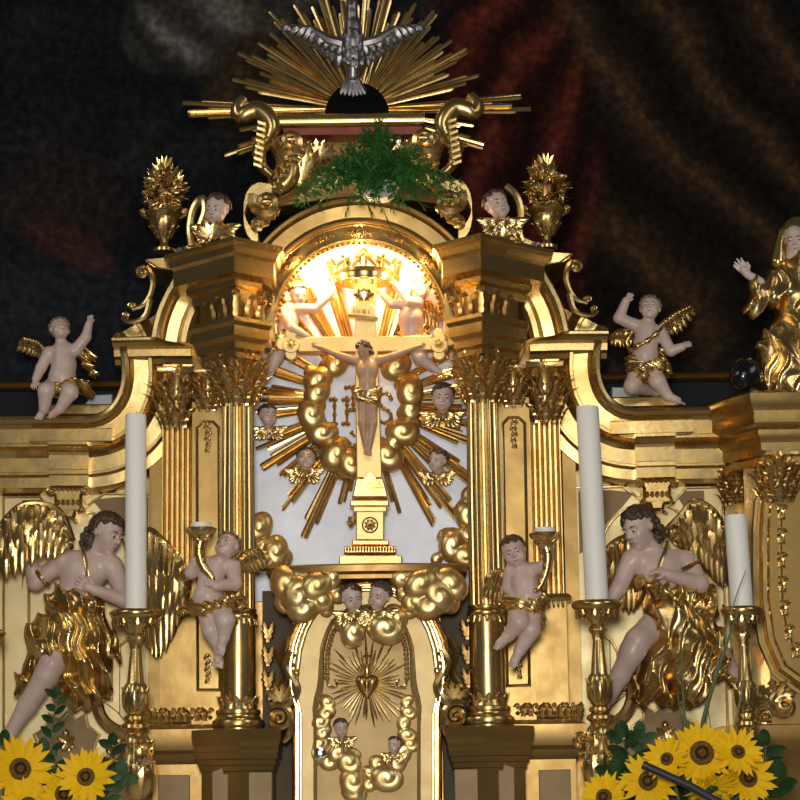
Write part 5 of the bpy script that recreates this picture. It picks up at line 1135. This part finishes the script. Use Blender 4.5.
horn_cup(545, 538, -.56, [(545, 544), (548, 556), (546, 572), (540, 586), (534, 592)], 'gilded horn cup with candle stub in the hand of the putto with tilted head')

putto('putto_statue', 'pale seated putto waving one open raised hand, on the ledge', (58, 414), .10, (24, 304, 104, 424), (60, 330, 8, 26, (.30, -.72, .42), (-.10, .42, .9)),
      [(63, 352, 5, 11), (64, 365, 6, 11.5), (62, 378, 8, 12.5), (60, 386, 6, 12)],
      [([(49, 353, 6), (41, 368, 8), (36, 379, 12)], [6, 5, 3.8], (33, 388, 14), 1), ([(76, 350, 6), (86, 337, 8), (89, 324, 8)], [5.8, 4.8, 3.6], (91, 312, 8), -1)],
      [([(53, 387, 8), (46, 391, 26), (44, 410, 22)], [8.6, 7.4, 4.6], (40, 416, 30)), ([(66, 387, 8), (70, 392, 27), (60, 409, 24)], [8.8, 7.6, 4.6], (52, 415, 30))],
      [([([(46, 385, 14), (58, 390, 20), (72, 384, 20), (84, 386, 10)], [5, 6, 6, 5]), ([(84, 388, 8), (90, 396, 4)], [6, 5])], None), ([([(78, 352, 2), (86, 362, 0), (94, 374, -2)], [4.5, 5, 5]), ([(82, 345, 2), (95, 360, -2)], [3, 3])], None)],
      [[[(46, 352, -6), (38, 342, -6), (24, 338, -6)], [(40, 358, -8), (30, 356, -8), (14, 350, -8)], 8, 3.0, 1]], fo)
putto('putto_statue', 'pale half kneeling putto with crossed gilded sash and bent raised arm, on the ledge', (655, 402), .10, (612, 286, 694, 412), (650, 309, 8, 27, (-.15, -.92, .25), (.06, .2, 1)),
      [(646, 330, 5, 11), (646, 343, 6, 11), (645, 356, 8, 12), (645, 366, 6, 12)],
      [([(634, 325, 6), (619, 318, 8), (626, 301, 10)], [6, 5.2, 3.8], (632, 292, 10), -1), ([(660, 332, 6), (671, 351, 10), (682, 347, 14)], [6, 5, 3.8], (691, 343, 14), 1)],
      [([(652, 372, 8), (658, 382, 20), (668, 396, 18)], [9, 7.4, 4.8], (680, 402, 24)), ([(638, 374, 8), (632, 386, 14), (648, 390, -2)], [9, 7.4, 5], (655, 392, -6))],
      [([([(632, 362, 10), (644, 370, 17), (658, 366, 14)], [8, 9, 8]), ([(654, 376, 12), (658, 368, 12)], [7, 7]), ([(660, 352, 0), (666, 372, 0)], [5, 7]), ([(634, 372, 8), (640, 378, 12)], [8, 8])], None), ([([(630, 350, 14), (638, 346, 19), (647, 341, 20), (656, 334, 18), (662, 328, 10)], [2, 2, 2, 2, 2]), ([(632, 332, 12), (626, 342, 8), (630, 352, 10)], [2, 2, 2])], folds(0, 60, .001))],
      [[[(660, 325, -6), (674, 314, -6), (690, 306, -6)], [(666, 336, -8), (682, 332, -8), (699, 311, -8)], 8, 3.0, 1], [[(632, 330, -6), (620, 330, -6), (612, 334, -6)], [(630, 346, -8), (620, 348, -8), (608, 344, -8)], 6, 2.8]], fo)
putto('putto_statue', 'small putto leaning with one hand on the cross arm, the other at the crown', (285, 345), .02, (262, 276, 342, 384), (298, 294, 8, 23, (.42, -.80, -.35), (-.12, 0, 1)),
      [(290, 311, 4, 9), (288, 322, 4, 9.5), (285, 334, 2, 10)], [([(298, 308, 8), (315, 309, 10), (330, 296, 8)], [5, 4.2, 3.2], (338, 288, 6), 1), ([(283, 312, 8), (292, 328, 16), (306, 336, 14)], [5, 4.4, 3.4], (314, 340, 14), -1)],
      [([(284, 340, 2), (276, 358, 6), (270, 372, 6)], [8, 6.5, 4], (264, 382, 10))], [([([(276, 330, 2), (286, 340, 6), (294, 338, 2)], [6, 8, 6])], None)], [[[(283, 308, -6), (278, 300, -6), (272, 302, -6)], [(280, 322, -6), (272, 324, -6), (266, 316, -6)], 5, 2.4]], fo, vox=.7, dr=(-14, 26), group='putti holding the crown')
putto('putto_statue', 'small putto with round belly and both arms reaching up to the crown', (415, 345), .02, (374, 272, 450, 388), (421, 290, 8, 23, (-.45, -.80, -.1), (.10, 0, 1)),
      [(414, 307, 4, 9.5), (411, 318, 6, 11.5), (412, 332, 4, 11)], [([(418, 303, 10), (409, 302, 18), (396, 286, 14)], [5.2, 4.4, 3.4], (390, 278, 12), -1), ([(406, 305, 8), (392, 304, 10), (382, 294, 8)], [5, 4, 3.2], (376, 286, 6), 1)],
      [([(414, 338, 4), (420, 358, 10), (432, 367, 8)], [8.5, 6.5, 4], (442, 374, 12))], [([([(403, 336, 4), (414, 342, 8), (424, 336, 2)], [6, 8, 6])], None)], [[[(420, 304, -6), (430, 302, -6), (438, 310, -6)], [(424, 322, -6), (432, 328, -6), (440, 328, -6)], 5, 2.4]], fo, vox=.7, dr=(-14, 30), group='putti holding the crown')

# ------------------------------------------------------------------ cherub heads with gilded wings
def cherub(px, py, h, y, fwd, up, label, kind='wings', hair='hair', flesh='flesh', n=85):
    T = thing('cherub_head', U(px, py + h * .5, y), label, 'cherub head'); o = U(px, py, y); q = .75 * h * K; F = Field([o[i] - q for i in range(3)], [o[i] + q for i in range(3)], .6 * K if h > 20 else .5 * K)
    L, f, u, r = head_sdf(F, o, h * K, fwd, up, True); F.cap(L(0, -.3, -.05), L(0, -.58, -.02), .17 * h * K, .2 * h * K); F.build('head', flesh, T); face_paint(L, f, h * K, T, hair)
    hair_mesh(o, h * K, fwd, up, T, hair, .6 * K, n, 0, int(px + py), True)
    c = MB(); c.tube([L(-.3, -.56, -.02), L(0, -.64, .1), L(.3, -.56, -.02)], [.12 * h * K, .14 * h * K, .12 * h * K], 8); W = c.build('wing', 'gold', T)
    for s in (-1, 1):
        for i in range(8):
            a = math.radians(-78 + i * 13); v = Vector((s * math.cos(a) * 1.0, -.15, math.sin(a) * .62 - .05)); feather(L(0, -.60, .08) + Vector((s * .08 * h * K, .0, 0)), v * h * K * (.72 + .12 * math.sin(i)), (0, -1, .1), .10 * h * K, W, 'gold_bright' if i % 2 else 'gold')
        for i in range(5):
            a = math.radians(-70 + i * 19); v = Vector((s * math.cos(a), -.2, math.sin(a) * .6 - .05)); feather(L(0, -.58, .16), v * h * K * .45, (0, -1, .15), .09 * h * K, W, 'gold_bright')
    return T
T = cherub(217, 210, 30, -.36, (-.35, -.9, -.15), (.10, 0, 1), 'dark haired cherub head glancing left, resting on the cornice beside an urn')
c = MB(); c.tube(onplane(smooth_path([Vector(a) for a in [(192, 246), (190, 228), (194, 208), (203, 198), (205, 212), (200, 228), (202, 244)]], 4), -.34), [4 * K] * 25, 8); fan(c, U(212, 238, -.37), (30, 55, 80, 110, 140, 165), 22 * K, 5 * K, .4); c.build('cloud_scroll', 'gold', T)
T = cherub(497, 206, 30, -.36, (.30, -.9, .12), (-.25, .1, 1), 'dark haired cherub head gazing up to the right, resting on the cornice beside an urn')
c = MB(); c.tube(onplane(smooth_path([Vector(a) for a in [(506, 186), (516, 196), (521, 212), (519, 232), (522, 242)]], 4), -.34), [4 * K] * 17, 8); fan(c, U(502, 236, -.37), (15, 40, 70, 100, 130, 155), 22 * K, 5 * K, .4); c.build('cloud_scroll', 'gold', T)
cherub(268, 416, 23, .03, (.35, -.9, .0), (0, 0, 1), 'brown haired cherub head turned right, at the column of the putto looking up')
cherub(306, 460, 24, .03, (.05, -.92, .30), (.12, .3, 1), 'cherub head gazing up, below the cloud ring on the letter I side')
cherub(443, 398, 28, .02, (-.05, -.98, -.1), (.05, 0, 1), 'large dark haired cherub head facing forward among the horizontal rays')
cherub(438, 461, 23, .03, (-.55, -.8, -.05), (.1, 0, 1), 'small cherub head turned left on gilded wings over slanting rays', hair='hair')
cherub(352, 598, 25, yt - .06, (.25, -.92, -.25), (-.12, -.1, 1), 'cherub head leaning on its twin, shiny forehead, above the tabernacle door')
cherub(379, 596, 26, yt - .06, (-.45, -.85, -.15), (.22, -.1, 1), 'cherub head tilted toward its twin, turned left above the tabernacle door')
cherub(341, 728, 17, yt + .0, (.2, -.95, -.15), (-.1, 0, 1), 'tiny dark cherub head on the door clouds, higher of the two', n=60)
cherub(394, 745, 15, yt + .0, (-.35, -.9, -.05), (.1, 0, 1), 'tiny dark cherub head on the door clouds, lower of the two', n=60)

# ------------------------------------------------------------------ figure on the crucifix
class Mini(Fig):
    def __init__(s, T, y0, box, dr, vox): s.T = T; s.y0 = y0; s.vox = vox * K; s.box = box; s.dr = dr; s.F = s.field()
G = Mini(XF, -.07, (308, 336, 430, 462), (-8, 26), .55)
G.ell((367, 369, 7), (11, 7, 12)); G.limb([(367, 370, 7), (367.5, 384, 7), (367.5, 394, 6)], [9, 7.6, 8.6], k=.012); G.limb([(366, 360, 7), (365, 354, 9)], [4, 4])
for pts in ([(357, 361, 6), (338, 355, 4), (319, 347, 3)], [(378, 361, 6), (399, 354, 4), (418, 346.5, 3)]): G.limb(pts, [4.6, 3.4, 2.3], k=.006)
hand_sdf(G.F, G.P(319, 347, 3), G.P(311, 344, 4), (0, -1, 0), 9 * K, .1); hand_sdf(G.F, G.P(418, 346.5, 3), G.P(427, 343, 4), (0, -1, 0), 9 * K, .1)
G.limb([(363, 398, 6), (362.5, 423, 12), (366, 446, 7)], [5.8, 4.6, 3], k=.006); G.limb([(372, 398, 6), (372.5, 423, 11), (369, 447, 8)], [5.8, 4.6, 3], k=.006)
foot_sdf(G.F, G.P(366, 446, 7), G.P(366, 457, 12), 11 * K); foot_sdf(G.F, G.P(369, 447, 8), G.P(369, 457, 13), 11 * K)
hc = G.P(363.5, 350, 12); fw = (-.32, -.82, -.48); up_ = (-.18, -.3, 1); L, f, u, r = head_sdf(G.F, hc, 19 * K, fw, up_, False)
CB = G.F.build('corpus', 'flesh_tan', XF); hair_mesh(hc, 19 * K, fw, up_, CB, 'hair', .0021, 90, .18, 4, False)
F = G.field(); F.cap(L(0, -.42, .22), L(0, -.58, .26), .10 * 19 * K, .05 * 19 * K); F.build('beard', 'hair', CB, 0)
F = G.field(); F.limb([G.P(357, 391, 8), G.P(367, 395, 11), G.P(378, 390, 8)], [4.5 * K, 5 * K, 4.5 * K], .01); F.limb([G.P(360, 397, 10), G.P(374, 400, 10)], [6 * K, 6 * K], .01); F.limb([G.P(377, 392, 8), G.P(379, 406, 6)], [3 * K, 2 * K]); F.warp(folds(70, 260, .004, .3)); F.build('loincloth', 'gold_bright', CB)

# ------------------------------------------------------------------ saint and spotlight on the pavilion
S = Fig('saint_statue', 'gilded veiled saint statue with one arm stretched out, standing on the cornice', 'statue', (795, 394), -.04, (724, 214, 872, 396), (-42, 52), 1.0)
S.F.cap(S.P(795, 252, 8), S.P(796, 268, 4), 9 * K, 11 * K); hc = S.P(795, 240, 10); fw = (-.22, -.95, -.20); L, f, u, r = head_sdf(S.F, hc, 31 * K, fw, (-.06, 0, 1), False)
S.limb([(760, 282, 16), (747, 274, 18)], [5, 4]); hand_sdf(S.F, S.P(748, 275, 18), S.P(733, 257, 20), (-.4, -.8, .2), 21 * K, .05, .2, 1)
S.F.build('body', 'flesh', S.T); face_paint(L, f, 31 * K, S.T)
F = S.field((770, 214, 824, 290), (-34, 34), .0036)
F.ell(S.P(797, 236, 0), (17 * K, 17 * K, 20 * K)); F.limb([S.P(797, 245, -8), S.P(799, 272, -8)], [16 * K, 24 * K]); F.limb([S.P(782, 232, 6), S.P(778, 262, 8)], [4 * K, 8 * K]); F.limb([S.P(813, 232, 6), S.P(818, 262, 8)], [4 * K, 8 * K])
F.ell(S.P(794, 243, 24), (11 * K, 20 * K, 16 * K), None, .008, 'sub'); F.build('veil', 'gold', S.T)
S.cloth([([(798, 268, 2), (800, 300, 4), (800, 330, 4)], [20, 26, 26]), ([(798, 330, 4), (796, 360, 6), (796, 386, 4)], [28, 34, 38]), ([(780, 276, 8), (766, 296, 14), (756, 284, 16)], [12, 12, 8]), ([(764, 294, 12), (752, 312, 10), (760, 308, 10)], [9, 6, 8]), ([(820, 276, 6), (842, 300, 10), (850, 290, 14)], [12, 12, 8]), ([(776, 330, 20), (770, 350, 20), (776, 384, 16)], [9, 13, 15]), ([(806, 330, 26), (800, 356, 26), (804, 384, 20)], [9, 12, 14])], folds(-8, 60, .018, .34, 4.0), vox=.0042)
LS = thing('spotlight', U(745, 390, -.15), 'small black and chrome bowl spotlight on the ledge beside the saint', 'spotlight')
o = U(744, 376, -.15); Mx = Matrix.Translation(o) @ Vector((.75, .45, .45)).to_track_quat('Z', 'Y').to_matrix().to_4x4()
c = MB(); c.lathe(0, 0, [(3 * K, -15 * K), (8 * K, -13 * K), (13 * K, -7 * K), (15.5 * K, 2 * K), (16 * K, 8 * K), (14.8 * K, 8 * K), (13 * K, -3 * K), (5 * K, -11 * K)], 28); c.xf(Mx); c.build('reflector', 'black_gloss', LS)
c = MB(); c.lathe(0, 0, [(15.6 * K, 5 * K), (17 * K, 5 * K), (17 * K, 9 * K), (15.6 * K, 9 * K)], 28, ring=True); c.xf(Mx); c.build('rim', 'chrome', LS)
c = MB(); c.tube([o + Vector((.03, 0, 0)), U(752, 391, -.15), U(752, 394, -.15)], [3 * K, 3 * K, 8 * K], 8); c.build('foot', 'black_metal', LS)
# ================================================================== candlesticks and candles
def candlestick(px, plate_py, ctop, y, rp, rcand, lab_s, lab_c, tilt=0.0):
    o = U(px, plate_py, y); k_ = kk(y); T = thing('candlestick', (o.x, y, 1.0), lab_s, 'candlestick', 'gilded altar candlesticks'); z = lambda q: o.z - q * k_; X, Y = o.x, y
    def lz(name, prof, seg=28, fn=None, m='gold'): return MB().lathe(X, Y, [(r_ * k_ * (1.16 if name in ('shaft', 'knop', 'neck', 'cup', 'ring') else 1), z(q)) for r_, q in prof][::-1], seg, fn).build(name, m, T)
    s = rp / 26
    lz('drip_plate', [(rp * .45, -1), (rp * .9, -2), (rp, 0), (rp * 1.02, 2), (rp * .97, 5), (rp * .9, 7), (rp * .7, 8), (11 * s, 12)], 36)
    c = MB()
    for i in range(18): a = 2 * PI * i / 18; u = Vector((math.cos(a), math.sin(a), 0)); c.leaf(Vector((X, Y, z(7))) + u * rp * .86 * k_, Vector((0, 0, -9 * k_)) - u * 3 * k_, Vector((-u.y, u.x, 0)) * 3.4 * k_, u, .4, 5, 4, 2)
    c.build('leaf_fringe', 'gold', T)
    lz('neck', [(11 * s, 11), (9 * s, 17), (6 * s, 21), (7.5 * s, 24), (8 * s, 27), (5.5 * s, 31), (5 * s, 36)], 24, lambda a, zq: 1 + .05 * math.cos(9 * a))
    lz('shaft', [(4.6 * s, 36), (5.2 * s, 40), (7.6 * s, 68), (8.6 * s, 71)], 30, lambda a, zq: 1 - .10 * abs(math.cos(5 * a)))
    lz('knop', [(8 * s, 70), (10 * s, 74), (11.2 * s, 82), (10.5 * s, 92), (7.5 * s, 98), (6 * s, 100)], 30, lambda a, zq: 1 + .06 * math.cos(8 * a))
    c = MB()
    for i in range(8): a = 2 * PI * (i + .5) / 8; u = Vector((math.cos(a), math.sin(a), 0)); c.leaf(Vector((X, Y, z(97))) + u * 9.5 * s * k_, Vector((0, 0, 25 * k_)) + u * 2 * k_, Vector((-u.y, u.x, 0)) * 4 * k_, u, .15, 7, 4, 3)
    c.build('knop_leaf', 'gold', T)
    lz('ring', [(6 * s, 100), (9.5 * s, 102), (10 * s, 105), (7.5 * s, 107), (12 * s, 110), (12.6 * s, 113), (9 * s, 116), (8 * s, 119)])
    lz('cup', [(8 * s, 118), (11 * s, 122), (13 * s, 128), (12 * s, 136), (14 * s, 141), (17 * s, 150), (17.5 * s, 160), (15 * s, 172), (11 * s, 180), (8 * s, 183)], 36, lambda a, zq: 1 + .05 * math.cos(12 * a))
    for i in range(3):
        a = PI / 2 * 3 + 2 * PI * i / 3 + .5; u = Vector((math.cos(a), math.sin(a), 0)); c = MB(); c.volute(Vector((X, Y, z(132))) + u * 20 * s * k_, 8 * k_, 1.5, .36, e1=tuple(u), bulge=(-u.y, u.x, 0), a0=-PI / 2)
        c.leaf(Vector((X, Y, z(160))) + u * 15 * s * k_, Vector((0, 0, 24 * k_)) + u * 4 * k_, Vector((-u.y, u.x, 0)) * 6 * k_, u, .6, 8, 4, 4); c.build('scroll_handle', 'gold', T)
    c = MB()
    for j, q in enumerate((146, 154, 162)):
        for i in range(12): a = 2 * PI * (i + .5 * (j % 2)) / 12; c.ball((X + 17 * s * k_ * math.cos(a), Y + 17 * s * k_ * math.sin(a), z(q)), 3.4 * k_, 8, 6)
    c.build('grape_band', 'gold', T)['kind'] = 'stuff'; c = MB()
    for i in range(10): a = 2 * PI * i / 10; u = Vector((math.cos(a), math.sin(a), 0)); c.leaf(Vector((X, Y, z(136))) + u * 12 * s * k_, Vector((0, 0, 13 * k_)) + u * 3 * k_, Vector((-u.y, u.x, 0)) * 4 * k_, u, .5, 6, 4, 3)
    c.build('leaf_collar', 'gold', T)
    zb = (o.z - 1.0) / k_
    lz('lower_stem', [(8 * s, 182), (11 * s, 186), (13 * s, 194), (11 * s, 203), (7 * s, 208), (9 * s, 214), (9 * s, 230), (12 * s, 240), (20 * s, zb - 30), (30 * s, zb - 12), (34 * s, zb - 8), (34 * s, zb)], 30)
    n = 14; h = (plate_py - ctop) * k_; top = o.z + h; R_ = random.Random(px); c = MB()
    rows = [[(X + tilt * (zq - o.z) + r_ * k_ * math.cos(2 * PI * j / 24), Y + r_ * k_ * math.sin(2 * PI * j / 24), zq + (R_.uniform(-1, 1) * .003 if i == 3 else 0)) for j in range(24)] for i, (r_, zq) in enumerate([(rcand, o.z - .004), (rcand * 1.0, o.z + h * .5), (rcand * .99, top - .006), (rcand * .93, top), (rcand * .5, top - .006)])]
    c.grid(rows, cu=True, cap=True); CT = thing('altar_candle', (X, Y, o.z), lab_c, 'candle', 'white altar candles'); c.build('candle_wax', 'wax', CT)
    wk = MB(); wk.tube([(X + tilt * h, Y, top - .008), (X + tilt * h + .001, Y, top + .006), (X + tilt * h + .004, Y, top + .012)], .0016, 5); wk.build('wick', 'black_cloth', CT)
candlestick(136, 612, 415, -.55, 26, 10.6, 'gilded candlestick under the tall candle overlapping the bending angel', 'tall thick white candle in front of the bending angel face', -.008)
candlestick(597, 603, 407, -.55, 25, 11.4, 'gilded candlestick under the tall candle at the clasped angel elbow', 'tall thick white candle in front of the fluted pilaster and angel elbow', -.02)
candlestick(742, 609, 516, -.55, 21, 11.2, 'gilded candlestick under the short candle beside the sunflowers', 'short thick white candle beside the folded gilded wing', -.03)
candlestick(-19, 632, 535, -.55, 24, 11.2, 'gilded candlestick behind the bare foot of the bending angel', 'short white candle behind the feathered wing of the bending angel')

# ================================================================== sunflowers
pm = MB(); rows = []
for i in range(7):
    t = i / 6; wv = max(.04, math.sin(PI * (.14 + .86 * t)) ** 1.0); rows.append([(u * wv, t, .30 * abs(u) * wv + .9 * t * t * .5) for u in (-1, -.4, 0, .4, 1)] + [(0, t, .9 * t * t * .5 - .06)])
pm.grid(rows, cu=True, cap=True); PETAL = pm.mesh('petal', 'petal', 60)
def flower_leaf(parent, B, D, N, wd, m='leaf', name='leaf'):
    c = MB(); c.leaf(B, D, Vector(D).cross(Vector(N)).normalized() * wd, N, .3, 8, 4, 0, .05, .15); return c.build(name, m, parent)
def sunflower(px, py, rad, disk, facing, label, vase, seed, y=-.85, n=19, back=False):
    R_ = random.Random(seed); o = U(px, py, y); k_ = kk(y); T = thing('sunflower', o, label, 'sunflower', 'sunflowers in the altar bouquets'); f = Vector(facing).normalized(); e1 = f.cross(Vector((0, 0, 1))).normalized(); e2 = e1.cross(f) * -1
    if e2.z < 0: e2 = -e2
    for ring, (cnt, off) in enumerate(((n, 0), (n - 4, .5))):
        for i in range(cnt):
            a = 2 * PI * (i + off + R_.uniform(-.3, .3)) / cnt; d = e1 * math.cos(a) + e2 * math.sin(a); ln = (rad - disk * .8) * k_ * R_.uniform(.85, 1.18) * (1 - .08 * ring); D = (d + f * R_.uniform(-.05, .38)).normalized(); S_ = D.cross(f).normalized(); N_ = S_.cross(D).normalized() * (1 if not back else -1); wd = rad * .125 * k_ * R_.uniform(.85, 1.2); B = o + d * disk * .8 * k_ - f * .003 * ring
            M = Matrix(((S_.x * wd, D.x * ln, N_.x * wd, B.x), (S_.y * wd, D.y * ln, N_.y * wd, B.y), (S_.z * wd, D.z * ln, N_.z * wd, B.z), (0, 0, 0, 1))); link_mesh('petal', PETAL, None, T, None, M)
    if not back:
        M = Matrix.Translation(o) @ f.to_track_quat('Z', 'Y').to_matrix().to_4x4()
        c = MB(); c.lathe(0, 0, [(disk * k_, -.012), (disk * 1.05 * k_, -.002), (disk * .95 * k_, .008), (disk * .6 * k_, .010)], 24); c.xf(M); c.build('seed_ring', 'seed_ring', T)
        c = MB(); c.lathe(0, 0, [(disk * .62 * k_, .002), (disk * .58 * k_, .011), (disk * .3 * k_, .010), (disk * .1 * k_, .007)], 20); c.xf(M); c.build('seed_disk', 'seed_disk', T)
    c = MB()
    for i in range(10): a = 2 * PI * i / 10; d = e1 * math.cos(a) + e2 * math.sin(a); c.leaf(o - f * .014, d * disk * 1.7 * k_ - f * .01, d.cross(f) * disk * .35 * k_, f, .2, 5, 2, 0)
    c.build('sepals', 'leaf_grey', T)
    v = Vector(vase); c = MB(); P = smooth_path([o - f * .012, o - f * .05 - Vector((0, 0, .03)), (o + v) / 2 + Vector((0, .03, 0)), v], 5); c.tube(P, .0065, 7); c.build('stem', 'stem', T)
VL, VR = Vector((U(62, 800, -.85).x, -.85, 1.28)), Vector((U(695, 800, -.85).x, -.85, 1.28))
def vase(v, label):
    T = thing('flower_vase', (v.x, v.y, 1.0), label, 'vase'); MB().lathe(v.x, v.y, [(.06, 1.0), (.075, 1.02), (.095, 1.12), (.075, 1.24), (.085, 1.29), (.078, 1.29), (.06, 1.2)], 28).build('vase_body', 'pot_grey', T)
vase(VL, 'grey vase under the three sunflowers'); vase(VR, 'grey vase under the larger sunflower bouquet')
SF = [(20, 769, 33, 11, (.35, -.9, .15), 'large sunflower with dark brown disk below the bare foot of the angel', VL, 1), (86, 777, 29, 9, (-.1, -.97, .2), 'sunflower with tan brown disk in front of the lobed brown panel', VL, 2), (64, 794, 25, 9, (.05, -.95, -.05), 'sunflower half hidden behind the one with tan brown disk', VL, 3), (28, 806, 27, 9, (0, -.95, .25), 'lowest sunflower under the large one with dark brown disk', VL, 4),
      (702, 753, 32, 12, (-.05, -.98, .15), 'largest open sunflower at the middle of the bigger bouquet', VR, 5), (667, 759, 23, 6.5, (-.35, -.9, .2), 'small sunflower squeezed between the largest one and the lobed brown panel', VR, 6), (738, 752, 26, 7, (.15, -.95, .25), 'sunflower with small disk under the short candle stand', VR, 7), (648, 781, 29, 9.5, (-.25, -.95, .1), 'sunflower just behind the tip of the dark rod', VR, 8),
      (748, 778, 29, 9.5, (.2, -.95, .2), 'sunflower on the pavilion side, below the one with small disk', VR, 9), (604, 797, 25, 8, (-.3, -.9, .2), 'sunflower at the foot of the tall candle stand beside dark leaves', VR, 10)]
for i, (px, py, rd, dk, fc, lb, vs, sd) in enumerate(SF): sunflower(px, py, rd, dk, fc, lb, vs, sd, y=-.85 - .035 * ((i * 3) % 4) - (.05 if i in (1, 4) else 0))
sunflower(712, 790, 26, 8, (.1, -.6, -.75), 'sunflower nodding downward behind the dark rod', VR, 11, y=-.88, back=True)
# foliage of the bouquets
def sprig(pts, y, label, base, lw=7, n=7, m='leaf', name='leafy_sprig', rad=.004):
    P = smooth_path([U(a, b, y) for a, b in pts], 5); T = thing(name, P[-1], label, 'foliage', 'green foliage of the bouquets'); c = MB(); c.tube(P + [Vector(base)], rad, 6); c.build('stem', 'stem', T); R_ = random.Random(int(pts[0][0] * 7 + pts[0][1]))
    for i in range(n):
        t = (i + .5) / n; p = P[int(t * (len(P) - 1))]; s = 1 if i % 2 else -1; flower_leaf(T, p, Vector((s * R_.uniform(.8, 1.2), R_.uniform(-.6, .1), R_.uniform(-.1, .6))) * lw * 1.7 * K, (0, -.8, .6), lw * .62 * K, m)
    flower_leaf(T, P[0], Vector((R_.uniform(-.2, .2), -.2, 1)) * lw * 1.5 * K, (0, -1, .2), lw * .55 * K, m)
sprig([(58, 696), (55, 712), (52, 735), (56, 765), (60, 800)], -.80, 'upright leafy stem rising past the bending angel skirt', VL, 6.5, 12)
for i, (pts, lw, m, lb, b) in enumerate([([(44, 752), (46, 775), (50, 800)], 9, 'leaf_grey', 'grey green leaves between the left pair of sunflowers', VL), ([(112, 745), (108, 768), (95, 800)], 8, 'leaf', 'dark leaves against the candlestick cup', VL), ([(122, 775), (114, 790), (100, 806)], 10, 'leaf_grey', 'grey green leaves under the candlestick cup', VL), ([(4, 742), (6, 770), (20, 806)], 8, 'leaf', 'dark leaves behind the large sunflower with dark disk', VL),
        ([(622, 738), (632, 760), (660, 800)], 11, 'leaf', 'dark leaves beside the tall candle stand cup', VR), ([(640, 735), (646, 752), (662, 790)], 9, 'leaf_grey', 'grey green pointed leaf over the sunflower by the rod tip', VR), ([(616, 775), (628, 790), (650, 812)], 13, 'leaf', 'dark broad leaves under the tall candle stand', VR), ([(765, 745), (764, 768), (740, 806)], 10, 'leaf', 'dark leaves beside the pavilion pedestal', VR), ([(778, 782), (768, 792), (740, 815)], 13, 'leaf', 'broad dark leaves curling over the pavilion pedestal', VR), ([(722, 772), (722, 790), (715, 815)], 9, 'leaf_grey', 'grey green leaves below the largest sunflower', VR), ([(682, 772), (686, 790), (694, 812)], 10, 'leaf', 'leaves in the gap under the largest sunflower', VR), ([(665, 792), (672, 802), (690, 815)], 10, 'leaf_grey', 'leaves tucked under the dark rod', VR)]):
    sprig(pts, -.75 + (.03 if i % 2 else -.03), lb, b, lw, 6, m)
def reed(pts, y, w0, label, m='stem'):
    P = smooth_path([U(a, b, y) for a, b in pts], 6); n = len(P); c = MB(); c.tube(P, [w0 * K * (.35 + .65 * i / n) for i in range(n)], 7); tag(c.build('reed', m), label, 'reed', 'slender reeds in the larger bouquet')
reed([(738, 612), (728, 640), (712, 690), (702, 730), (697, 800)], -.80, 2.6, 'thick reed leaning across the clasped angel skirt')
reed([(681, 632), (683, 690), (686, 735), (692, 800)], -.80, 2.0, 'upright thin reed in front of the clasped angel skirt')
reed([(677, 690), (681, 715), (686, 745), (693, 800)], -.79, 1.2, 'shortest dark reed beside the upright thin reed')
reed([(746, 570), (735, 600), (718, 660), (704, 735), (698, 800)], -.78, 1.1, 'very thin straw crossing the short candle', 'straw')
reed([(752, 640), (742, 690), (730, 750)], -.80, 1.2, 'thin straw in front of the short candle stand', 'straw')
# dark rod (boom of a stand) in front of the flowers
T = thing('microphone_stand', Vector((U(768, 830, -1.1).x, -1.1, 1.0)), 'black metal boom rod reaching up in front of the sunflowers', 'stand')
P = [U(646, 766, -1.1), U(690, 786, -1.1), U(768, 830, -1.1)]
c = MB(); c.tube(P, 3.6 * K, 10); c.build('boom', 'black_metal', T); c = MB(); c.tube([P[0], P[0] + (P[0] - P[1]).normalized() * .012], [4.2 * K, 3.6 * K], 10); c.build('boom_cap', 'black_metal', T)
c = MB(); c.tube([P[2], Vector((P[2].x, -1.1, 1.02))], .009, 10); c.build('pole', 'black_metal', T); c = MB(); c.lathe(P[2].x, -1.1, [(.10, 1.0), (.10, 1.012), (.02, 1.03)], 24); c.build('foot', 'black_metal', T)
